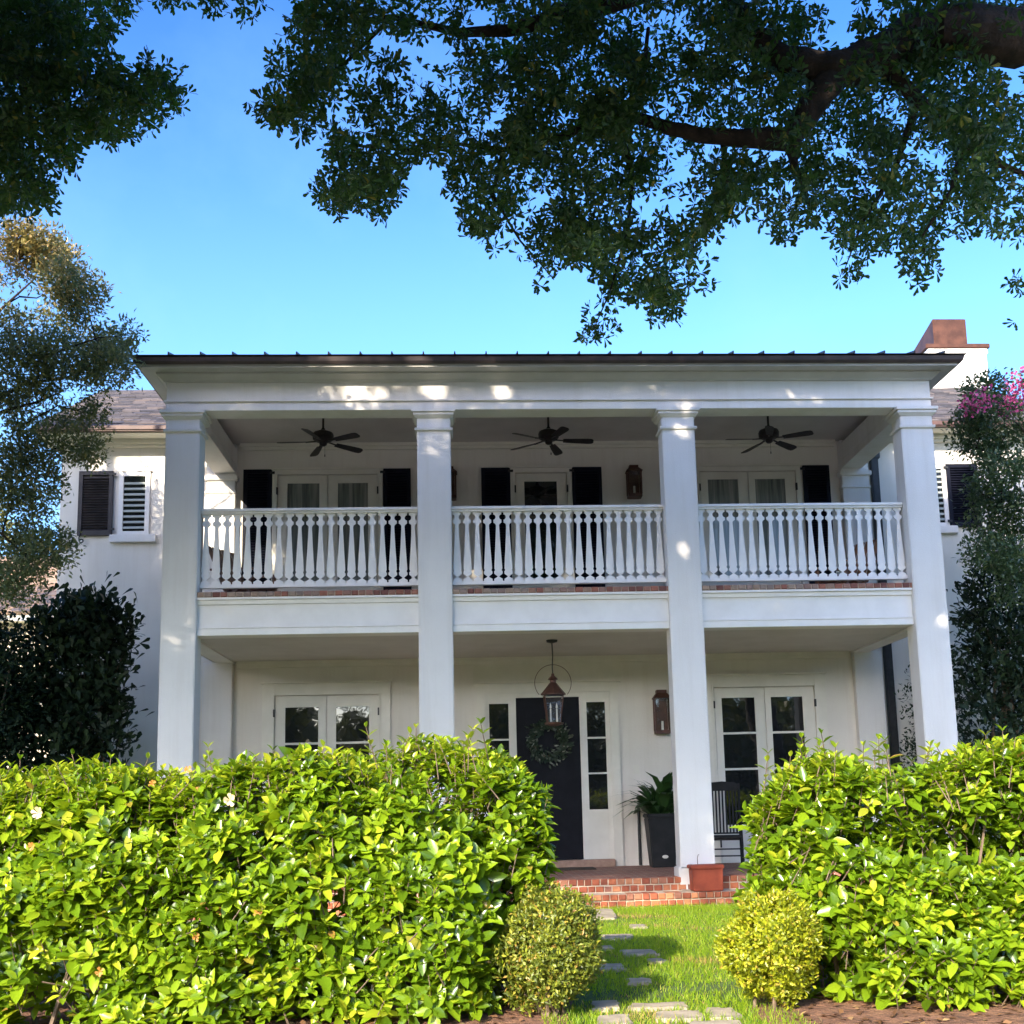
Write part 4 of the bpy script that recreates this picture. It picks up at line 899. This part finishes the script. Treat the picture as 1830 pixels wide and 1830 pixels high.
# ------------------------------------------------------------------ generic leafy masses
def leaf_cloud(name, blobs, n, L, W, tmpl, mats, parent, seed, up=0.3, shell=0.45, mi=None, clus=6, cs=0.06, pmi=None, thin=-9, opened=()):
    g = np.random.default_rng(seed); B = np.array(blobs, float); vol = B[:,3]*B[:,4]*B[:,5]; pr = vol**0.75; pr /= pr.sum()
    k = n//clus; bi = g.choice(len(B), k, p=pr); d = unit(g.normal(size=(k, 3))); r = np.where(g.random(k) < shell, g.uniform(.8, 1.06, k), g.random(k)**(1/2.4))
    c = B[bi,:3]+d*r[:,None]*B[bi,3:6]
    lm = lump(c, 2.2, seed+5); c = c[lm > thin]; d = d[lm > thin]
    k = len(c); c3 = np.repeat(c, clus, 0)+g.normal(0, cs, (k*clus, 3)); m = len(c3)
    if len(opened): kk = open_ok(c3, opened); c3 = c3[kk]; m = len(c3); d3 = np.repeat(d, clus, 0)[kk]
    else: d3 = np.repeat(d, clus, 0)
    D = unit(d3*0.5+g.normal(0, .8, (m, 3))+np.array([0,0,up]))
    Nn = g.normal(0, .6, (m, 3))+np.array([0,0,.8])
    ids = None if pmi is None else pmi(c3, g)
    return leaf_mesh(name, c3, D, Nn, g.uniform(L*.7, L*1.25, m), g.uniform(W*.75, W*1.2, m), tmpl, mats, parent, ids)
# big leathery shrub left of the house
ls = thing('shrub', (-1.5, 1.6, 0), 'dark broad-leaved shrub against the left wing wall', 'shrub')
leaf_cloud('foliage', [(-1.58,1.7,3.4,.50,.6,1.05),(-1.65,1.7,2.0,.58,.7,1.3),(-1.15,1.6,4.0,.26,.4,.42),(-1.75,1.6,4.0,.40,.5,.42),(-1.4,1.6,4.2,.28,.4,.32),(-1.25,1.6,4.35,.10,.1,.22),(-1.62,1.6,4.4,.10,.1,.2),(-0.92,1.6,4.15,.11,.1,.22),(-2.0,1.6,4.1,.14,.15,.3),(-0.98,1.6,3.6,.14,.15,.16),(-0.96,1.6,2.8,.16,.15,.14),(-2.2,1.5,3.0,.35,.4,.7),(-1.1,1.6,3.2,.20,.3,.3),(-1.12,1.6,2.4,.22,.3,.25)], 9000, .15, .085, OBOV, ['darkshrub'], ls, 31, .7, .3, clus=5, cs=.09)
a = MB()
for i in range(7): a.tube([(-1.5+random.uniform(-.15,.15),1.7,0),(-1.5+random.uniform(-.4,.4),1.7,1.6),(-1.5+random.uniform(-.6,.6),1.6,3.6)], [.04,.03,.012], 6)
a.build('stem', 'twig', ls)
ls = thing('shrub', (-2.9, 0.9, 0), 'dark airy shrub at the left picture edge with light showing through', 'shrub')
leaf_cloud('foliage', [(-2.5,1.0,3.2,.5,.6,.95),(-3.1,0.9,3.0,.6,.6,1.2),(-2.75,.9,1.8,.75,.7,1.2),(-3.3,.9,1.5,.6,.6,1.2),(-3.3,1.9,2.7,.9,.6,1.5)], 30000, .095, .056, OBOV, ['darkshrub'], ls, 32, .4)
a = MB()
for i in range(8): a.tube([(-2.8+random.uniform(-.2,.2),.9,0),(-2.8+random.uniform(-.5,.5),.9,1.6),(-2.8+random.uniform(-.7,.7),.9,3.6)], [.035,.025,.01], 6)
a.build('stem', 'twig', ls)
rs = thing('shrub', (12.2, 1.4, 0), 'tall dark dense shrub against the right wing, reaching halfway up the wall', 'shrub')
leaf_cloud('foliage', [(11.95,1.5,2.0,.75,.8,1.6),(12.2,1.5,3.4,.72,.7,1.0),(12.1,1.4,4.25,.5,.5,.5),(11.75,1.4,4.1,.28,.35,.42),(13.0,1.5,2.6,.9,.8,1.6)], 11000, .13, .065, OBOV, ['darkshrub'], rs, 33, .5)
a = MB()
for i in range(7): a.tube([(12.2+random.uniform(-.2,.2),1.5,0),(12.2+random.uniform(-.4,.4),1.5,1.8),(12.2+random.uniform(-.6,.6),1.5,3.8)], [.04,.03,.012], 6)
a.build('stem', 'twig', rs)
rs = thing('shrub', (11.15, 2.5, 0), 'small feathery dark shrub between the downspout and the right-hand column', 'shrub')
leaf_cloud('foliage', [(11.2,2.5,2.9,.22,.25,.5),(11.28,2.5,2.2,.26,.3,.45),(11.1,2.5,1.3,.35,.3,.9)], 2600, .07, .03, QUAD, ['darkshrub'], rs, 34, .2)
a = MB(); a.tube([(11.15,2.5,0),(11.2,2.5,1.6),(11.2,2.5,3.2)], [.03,.02,.008], 6); a.build('stem', 'twig', rs)

# small-leaved tree on the left, standing before the wing corner
lt = thing('small_leaved_tree', (-3.6, -0.8, 0), 'airy small-leaved tree at the left edge with golden sunlit tips over the wing roof', 'tree')
tr = MB(); tr.tube([(-3.6,-.8,0),(-3.5,-.7,2.5),(-3.3,-.7,5),(-2.9,-.8,7.5),(-2.6,-.8,9)], [.14,.12,.09,.05,.02], 8); tr.build('trunk', 'bark', lt, True)
Lb = []; br = MB()
def limb_blobs(px_list, Y, rad, out, mb=None, origin=None, ydev=0.35):
    nodes = origin
    for (x, y) in px_list:
        p = at(x, y, Y+rng.normal(0, ydev)); r = rad*rng.uniform(.7, 1.25); out.append((*p, r, r, r*.8))
        if mb is not None:
            nd = np.array(nodes); d = np.linalg.norm(nd-p, axis=1)+np.maximum(0, nd[:,2]-p[2]+.1)*2; o = nd[d.argmin()]
            m_ = (o+p)/2+rng.normal(0, .07, 3)+np.array([0,0,.06])
            mb.tube([o, m_, p], [.013, .009, .003], 5, cap=False); nodes = nodes+[m_, p]
def main_limbs(mb, start, ends, r0):
    nodes = []
    for e in ends:
        a, b = np.array(start), np.array(e); pts = [a+(b-a)*t+rng.normal(0, .10, 3)*(0 < t < 1)+np.array([0,0,.25*math.sin(t*3.14)]) for t in np.linspace(0, 1, 7)]
        mb.tube(pts, [r0*(1-.8*t) for t in np.linspace(0, 1, 7)], 7); nodes += pts[2:]
    return nodes
limb_blobs([(15,470),(60,470),(110,460),(30,520),(90,520),(145,520),(20,580),(75,580),(130,560),(40,640),(100,630),(160,610),(190,625),(225,600),(20,700),(80,690),(140,670),(190,655),(40,760),(100,750),(160,740),(30,820),(75,810),(15,880),(60,900),(85,860),(20,960),(60,1000),(30,1040),(90,980),(10,1010),(150,800),(60,440),(30,430),(110,500)], -.8, .30, Lb, br, main_limbs(br, (-3.3,-.7,5.2), [at(20,640,-.8), at(110,700,-.9), at(60,500,-.7), at(180,640,-.8), at(40,850,-.8), at(30,980,-.9)], .05))
br.build('limb', 'bark', lt, True)
leaf_cloud('crown', Lb+[(-3.6,-.6,7.5,.9,.9,1.6),(-3.9,-.6,5.4,.8,.8,1.4),(-4.3,-.8,8.4,1.1,1,1.3)], 112000, .070, .029, QUAD, ['smallleaf', 'sungold'], lt, 41, .15, .3, clus=10, cs=.06, opened=[q for q in OPEN if q[0][1] > 1 and q[0][0] < 1], pmi=lambda P, g: (g.random(len(P)) < np.clip((P[:,2]-7.3)/1.6, 0, .85)).astype(int))  # golden share grows with height, standing in for sun on the crown
# tree on the right with magenta bracts
rt = thing('flowering_tree', (13.3, 0.3, 0), 'grey-green tree at the right edge with magenta blossom on top', 'tree')
tr = MB(); tr.tube([(13.3,.3,0),(13.2,.3,3),(13.0,.4,6),(12.7,.4,7.3)], [.12,.1,.06,.02], 8); tr.build('trunk', 'bark', rt, True)
Rb = []; br = MB()
limb_blobs([(1760,740),(1800,730),(1740,780),(1790,790),(1825,770),(1728,752),(1768,812),(1790,840),(1825,830),(1760,880),(1800,890),(1830,900),(1770,930),(1810,950),(1790,1000),(1825,1010),(1765,985),(1760,700),(1805,1060)], .3, .28, Rb, br, main_limbs(br, (13.2,.3,4.2), [at(1790,740,.3), at(1745,800,.3), at(1790,900,.3), at(1770,1000,.3)], .04))
br.build('limb', 'bark', rt, True)
leaf_cloud('crown', Rb+[(13.4,.4,6.4,.9,.8,1.3)], 26000, .078, .034, QUAD, ['greytree'], rt, 42, .1, .3, clus=9, cs=.06)
Pb = []
limb_blobs([(1750,715),(1775,712),(1800,705),(1822,685),(1822,710),(1790,730),(1735,722)], .1, .15, Pb)
leaf_cloud('blossom', Pb, 800, .055, .05, QUAD, ['pink', 'greytree'], rt, 43, 0, .3, clus=5, cs=.05, pmi=lambda P, g: (g.random(len(P)) < .3).astype(int))

# ------------------------------------------------------------------ the oaks overhead
CAN_R = [(515,-40),(515,0),(525,60),(495,75),(480,115),(455,150),(425,190),(450,212),(500,225),(540,245),(592,238),(575,270),(590,300),(540,340),(555,365),(620,378),(650,365),(662,400),(690,412),(708,385),(705,355),(722,318),(770,335),(792,352),(818,340),(820,400),(870,430),(868,462),(920,482),(952,478),(945,500),(985,522),(1004,500),(1002,462),(1050,482),(1072,495),(1052,540),(1028,600),(1062,618),(1100,592),(1112,542),(1150,520),(1168,578),(1222,556),(1216,512),(1278,518),(1262,470),(1240,432),(1290,402),(1282,382),(1322,382),(1302,350),(1350,365),(1378,400),(1400,438),(1422,402),(1458,392),(1500,392),(1474,430),(1520,442),(1484,500),(1546,503),(1552,456),(1590,462),(1620,472),(1640,512),(1676,502),(1650,452),(1692,432),(1742,438),(1762,412),(1800,425),(1900,440),(1900,-40)]
CAN_L = [(-60,-40),(238,-40),(236,20),(205,60),(190,88),(225,118),(246,132),(250,100),(322,122),(310,142),(328,190),(300,216),(255,236),(192,258),(150,240),(145,275),(140,302),(95,306),(75,302),(92,330),(97,372),(65,362),(40,388),(0,396),(-60,400)]
TUFTS = [(290,0,50,10),(385,5,32,16),(455,10,24,26),(1818,508,14,16),(1808,570,9,8)]
HOLES = [(690,75,40,28),(760,95,50,28),(612,200,18,42),(1500,40,26,58),(1215,300,24,34),(765,315,34,34),(890,215,18,22),(1815,120,24,70),(1240,75,14,22),(1300,160,14,12),(1330,120,12,10),(1160,80,8,34),(70,70,14,10),(150,170,16,12),(25,120,10,14),(165,35,14,20),(60,255,14,12),(850,30,14,18),(1395,340,30,18),(1560,340,22,24)]
def canopy_ok(x, y, poly):
    x = x+rng.normal(0, 6, np.shape(x)); y = y+rng.normal(0, 6, np.shape(y)); k = inpoly(x, y, poly)
    for (cx, cy, a, b) in HOLES: k &= (((x-cx)/a)**2+((y-cy)/b)**2 > 1)
    return k
def in_frame(x, y, pad=25): return (x > -pad) & (x < S+pad) & (y > -pad)
def oak_crown(name, parent, poly, xr, yr, n_ros, seed, depth, mat='oak', tufts=()):
    """rosettes of leaves in the part of the crown that reaches into view"""
    g = np.random.default_rng(seed)
    nb = int(n_ros/30); bx = g.uniform(xr[0], xr[1], nb*4); by = g.uniform(yr[0], yr[1], nb*4)
    ok = canopy_ok(bx, by, poly); bx, by = bx[ok][:nb], by[ok][:nb]; nb = len(bx)
    bY = g.uniform(depth[0], depth[1], nb)
    i = g.integers(0, nb, n_ros); sig = g.uniform(16, 40, nb)
    x = bx[i]+g.normal(0, 1, n_ros)*sig[i]; y = by[i]+g.normal(0, 1, n_ros)*sig[i]*0.8; Y = bY[i]+g.normal(0, .22, n_ros)
    ok = canopy_ok(x, y, poly); x, y, Y = x[ok], y[ok], Y[ok]
    for (cx, cy, a, b) in tufts:
        m = max(3, int(a*b/28)); x = np.append(x, cx+g.uniform(-a, a, m)); y = np.append(y, cy+g.uniform(-b, b, m)); Y = np.append(Y, np.full(m, sum(depth)/2)+g.normal(0, .2, m))
    d = CF[None]+((x-PPX)/F)[:,None]*CR[None]-((y-PPY)/F)[:,None]*CU[None]
    c = CAM[None]+d*((Y-CAM[1])/d[:,1])[:,None]
    c = c[open_ok(c)]; c = c[lump(c, 6.5, seed) > -1.08]
    return rosettes(name, parent, c, g, mat, .078, .036)
def rosettes(name, parent, c, g, mat, L, W, k=7):
    n = len(c); ax = unit(g.normal(size=(n, 3))+np.array([0,0,-.15])); o1 = unit(np.cross(ax, g.normal(size=(n, 3)))); o2 = np.cross(ax, o1)
    P = []; D = []; Nn = []
    for j in range(k):
        an = g.uniform(0, 6.28, n) if j % 2 else np.full(n, j*6.28/k); f_ = g.uniform(.1, 1.0, n)
        d = unit(ax*f_[:,None]+np.cos(an)[:,None]*o1+np.sin(an)[:,None]*o2); P.append(c+d*0.012); D.append(d); Nn.append(ax+g.normal(0, .4, (n, 3)))
    P = np.concatenate(P); D = np.concatenate(D); Nn = np.concatenate(Nn); m = len(P)
    return leaf_mesh(name, P, D, Nn, g.uniform(L*.75, L*1.25, m), g.uniform(W*.8, W*1.25, m), OBOV, [mat], parent, smooth=False)
def crown_centres(n, seed):
    """blob centres of the high crown between the sun and the house front, outside the view"""
    g = np.random.default_rng(seed); out = []
    while len(out) < n:
        u_ = g.random()
        if u_ < 0.10: p = np.array([g.uniform(-2.7, .2), 3.2, g.uniform(0.5, 6.7)])
        elif u_ < 0.14: p = np.array([g.uniform(11, 13.2), 3.2, g.uniform(0.5, 6.7)])
        elif u_ < 0.22: x, y = g.uniform(1300, 1950), g.uniform(-40, 150); p = at(x, y, g.uniform(-6.9, -6.1))
        elif u_ < 0.76: p = np.array([g.uniform(-3.0, 12.6), g.uniform(0, 3.3) if g.random() < .35 else 0.0, g.uniform(0.0, 7.7)])
        else:
            x, y = (g.uniform(430, 1830), g.uniform(0, 480)) if g.random() < .75 else (g.uniform(0, 320), g.uniform(0, 390))
            p = at(x, y, g.uniform(-7, -5))
        c = p-SDk*g.uniform(1.0, 8.5)
        if not (6.0 < c[2] < 13.8) or c[1]+SDk[1]*(c[2]-1) < -3.4 or c[1] < -17.5: continue
        x, y, z = project(c[None]); 
        if z[0] > 0 and -90 < x[0] < S+90 and y[0] > -120: continue
        out.append(c)
    return np.array(out)
HIGH = crown_centres(1300, 77)  # unseen leaf masses placed along sun rays to shade facade and visible canopy
def shade_crown(name, parent, cen, per, seed, mat='oak', L=.115, W=.07):
    """unseen rest of the crown, above and beside the view, shaped to shade the house"""
    g = np.random.default_rng(seed); n = len(cen)*per
    r = g.uniform(.45, .95, len(cen)); i = np.repeat(np.arange(len(cen)), per)
    c = cen[i]+unit(g.normal(size=(n, 3)))*(g.random(n)**(1/2.2)*r[i])[:,None]*np.array([1,1,.7])
    x, y, z = project(c); c = c[~(in_frame(x, y, 40) & (z > 0))]; c = c[open_ok(c)]
    return rosettes(name, parent, c, g, mat, L, W, 5)
oak = thing('oak_tree', (11.6, -6.8, 0), 'big dark oak whose heavy limbs and foliage hang into the upper right', 'tree')
def limb_px(mb, pts, Y, radii, n=9):
    P = [at(x, y, yy) for (x, y), yy in zip(pts, Y)]
    # smooth it a little
    Q = []; Rr = []
    for i in range(len(P)-1):
        for t in (0, .34, .67): Q.append(P[i]*(1-t)+P[i+1]*t+rng.normal(0, radii[i]*.10, 3)); Rr.append(radii[i]*(1-t)+radii[i+1]*t)
    Q.append(P[-1]); Rr.append(radii[-1]); mb.tube(Q, Rr, n)
tr = MB(); tr.tube([(11.7,-6.9,0),(11.6,-6.85,.5),(11.5,-6.8,2.5),(11.1,-6.75,4.6),(10.4,-6.7,6.2),(9.4,-6.65,7.2)], [.55,.42,.36,.33,.29,.24], 14)
tr.tube([(11.2,-6.75,4.4),(11.6,-6.2,7),(11.2,-5.5,10),(10.5,-4.5,12.5)], [.26,.22,.15,.06], 10)
tr.tube([(11.1,-6.75,4.6),(9.6,-8.6,7.6),(6.4,-11.2,9.2),(2.0,-12.6,9.8),(-2.5,-13,10)], [.26,.22,.16,.10,.04], 10)
tr.tube([(11.1,-6.75,4.8),(9.9,-6.9,8.2),(7.0,-6.6,10.2),(3.0,-5.8,11.0),(-1.0,-5.4,11.2),(-4.5,-5.0,11)], [.24,.22,.17,.13,.08,.03], 10); tr.build('trunk', 'bark', oak, True)
lb = MB(); limb_px(lb, [(1900,60),(1760,62),(1660,58),(1570,95),(1490,128),(1400,112),(1340,68),(1308,0),(1290,-80)], [-6.6,-6.6,-6.5,-6.5,-6.5,-6.4,-6.3,-6.2,-6.1], [.25,.23,.20,.17,.15,.13,.11,.09,.07], 12); lb.build('limb', 'bark', oak, True)
lb = MB(); limb_px(lb, [(1490,128),(1455,190),(1408,250),(1320,248),(1218,236),(1155,215),(1100,200),(1045,228),(990,250),(900,268),(820,258),(740,270)], [-6.5,-6.45,-6.4,-6.3,-6.2,-6.1,-6.0,-5.9,-5.9,-5.8,-5.8,-5.7], [.13,.12,.105,.075,.062,.05,.045,.042,.034,.026,.016,.008], 9); lb.build('limb', 'bark', oak, True)
lb = MB(); limb_px(lb, [(1260,-60),(1160,-20),(1080,8),(1000,28),(910,55),(820,60),(700,30),(600,40)], [-6,-6,-6,-5.9,-5.9,-5.8,-5.8,-5.7], [.11,.10,.09,.075,.055,.04,.025,.01], 9); lb.build('limb', 'bark', oak, True)
for bp, bY, bR in (
    ([(1560,100),(1640,180),(1720,260),(1800,300),(1880,330)], [-6.4,-6.3,-6.2,-6.2,-6.2], [.09,.06,.045,.03,.01]),
    ([(1159,50),(1152,110),(1140,180),(1125,205)], [-5.9,-5.95,-6,-6], [.018,.022,.024,.03]),
    ([(1408,250),(1430,330),(1450,380),(1440,400)], [-6.4,-6.2,-6.1,-6], [.05,.03,.016,.006]),
    ([(1100,205),(1130,320),(1120,420),(1090,520),(1060,590)], [-6,-5.9,-5.8,-5.8,-5.8], [.035,.024,.015,.009,.004]),
    ([(1290,245),(1300,330),(1240,430),(1230,500)], [-6.2,-6.1,-6,-5.9], [.03,.02,.012,.005]),
    ([(900,268),(880,350),(930,430),(990,500)], [-5.8,-5.8,-5.7,-5.7], [.025,.016,.01,.004]),
    ([(740,270),(640,260),(600,310),(660,380)], [-5.7,-5.7,-5.6,-5.6], [.016,.013,.009,.004]),
    ([(700,30),(620,110),(540,160),(450,200)], [-5.8,-5.7,-5.7,-5.6], [.022,.016,.010,.004]),
    ([(1640,180),(1600,300),(1540,400),(1510,480)], [-6.3,-6.2,-6.1,-6.1], [.04,.025,.012,.004]),
    ([(1720,260),(1700,340),(1650,420),(1655,490)], [-6.2,-6.2,-6.1,-6.1], [.035,.02,.01,.004]),
    ):
    lb = MB(); limb_px(lb, bp, bY, bR, 7); lb.build('branch', 'bark', oak, True)
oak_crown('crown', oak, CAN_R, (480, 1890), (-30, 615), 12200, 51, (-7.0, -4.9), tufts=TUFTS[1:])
shade_crown('upper_shade_crown', oak, HIGH[HIGH[:,0] > -3.4], 96, 61)
lo = thing('oak_tree', (-6.2, -5.8, 0), 'dark oak whose foliage hangs into the upper left corner, trunk out of view', 'tree')
tr = MB(); tr.tube([(-6.3,-5.9,0),(-6.2,-5.8,.6),(-6,-5.8,3),(-5,-5.7,5.4),(-3.4,-5.6,7.4),(-1.4,-5.6,8.4)], [.5,.4,.33,.26,.18,.10], 12)
tr.tube([(-6,-5.8,3.2),(-6.4,-8,6),(-6,-11,8.6),(-5,-13,9.5)], [.24,.18,.12,.04], 9)
tr.tube([(-6,-5.8,3),(-6.6,-5.2,6.5),(-6.8,-4.5,10)], [.24,.18,.06], 9); tr.tube([(-5,-5.7,5.4),(-4.6,-4.8,8),(-4.2,-3.8,11)], [.2,.13,.05], 9); tr.build('trunk', 'bark', lo, True)
for bp, bY, bR in (([(-80,40),(20,90),(100,130),(200,160),(290,160)], [-5.6,-5.6,-5.5,-5.5,-5.4], [.07,.05,.035,.02,.006]), ([(20,90),(50,180),(60,270),(60,350)], [-5.6,-5.5,-5.5,-5.5], [.04,.028,.016,.005])):
    lb = MB(); limb_px(lb, bp, bY, bR, 8); lb.build('branch', 'bark', lo, True)
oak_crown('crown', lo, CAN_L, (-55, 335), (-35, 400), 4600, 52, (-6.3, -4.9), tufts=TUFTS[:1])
shade_crown('upper_shade_crown', lo, HIGH[HIGH[:,0] <= -3.4], 96, 62)

# ------------------------------------------------------------------ neighbours and far trees
nb = thing('house', (-11, 17, 0), 'cream neighbouring house with a sunlit tan tiled roof, beyond the left shrubs', 'house')
a = MB(); a.box(-17, -5.2, 15.4, 22, 0, 6.5); a.build('wall', 'neighbour', nb)
a = MB(); a.box(-17.6, -4.7, 14.95, 15.35, 6.44, 6.62); a.build('eave', 'cream', nb)
house_keep = house; house = nb
slates(-17.6, -4.7, 14.9, 6.66, 18.6, 9.0, 'roof', .34, .28, 'tile'); house = house_keep
bt = thing('background_tree', (-9.0, 12.5, 0), 'sunlit yellow-green tree in front of the neighbouring tan roof', 'tree')
a = MB(); a.tube([(-9.3,12.3,0),(-9.2,12.3,3.5),(-8.6,12.3,7)], [.18,.14,.05], 8); a.build('trunk', 'bark', bt, True)
leaf_cloud('crown', [(-8.4,12.3,8.9,1.3,1.0,1.0),(-9.8,12.3,8.4,1.5,1.2,1.3),(-7.6,12.3,8.2,.8,.7,.6),(-10.6,12.3,6.4,1.2,1.0,1.6)], 7000, .14, .07, QUAD, ['goldleaf'], bt, 71, .2, .4)
bt = thing('background_tree', (17.5, 8.5, 0), 'dark green tree far right behind the wing', 'tree')
a = MB(); a.tube([(17.5,8.5,0),(17.5,8.5,3.5),(17.3,8.5,6)], [.18,.14,.05], 8); a.build('trunk', 'bark', bt, True)
leaf_cloud('crown', [(17.2,8.5,5.6,1.9,1.4,1.7),(18.6,8.5,7,2,1.5,1.9),(16.8,8.4,3.4,1.5,1.2,1.5)], 8000, .15, .08, QUAD, ['farleaf'], bt, 72, .2, .4)
# far belt of trees all round, behind the camera too, for the horizon and the window reflections
B_ = []
for i in range(110):
    a_ = 2*math.pi*i/110; r_ = random.uniform(46, 60); h_ = random.uniform(5, 10)
    B_.append((5+r_*math.sin(a_), -2+r_*math.cos(a_), h_*.5, 3.4, 3.4, h_*.5))
for i in range(60): h_ = random.uniform(3.0, 4.6); B_.append((-62+i*2.3+random.uniform(-1,1), -38+random.uniform(-3,3), h_*.95, 2.6, 2.4, h_))
o = leaf_cloud('treeline', B_, 120000, .85, .5, QUAD, ['farleaf'], None, 73, .2, .5, clus=6, cs=.5)
tag(o, 'distant belt of trees beyond the gardens', None, None, 'stuff')
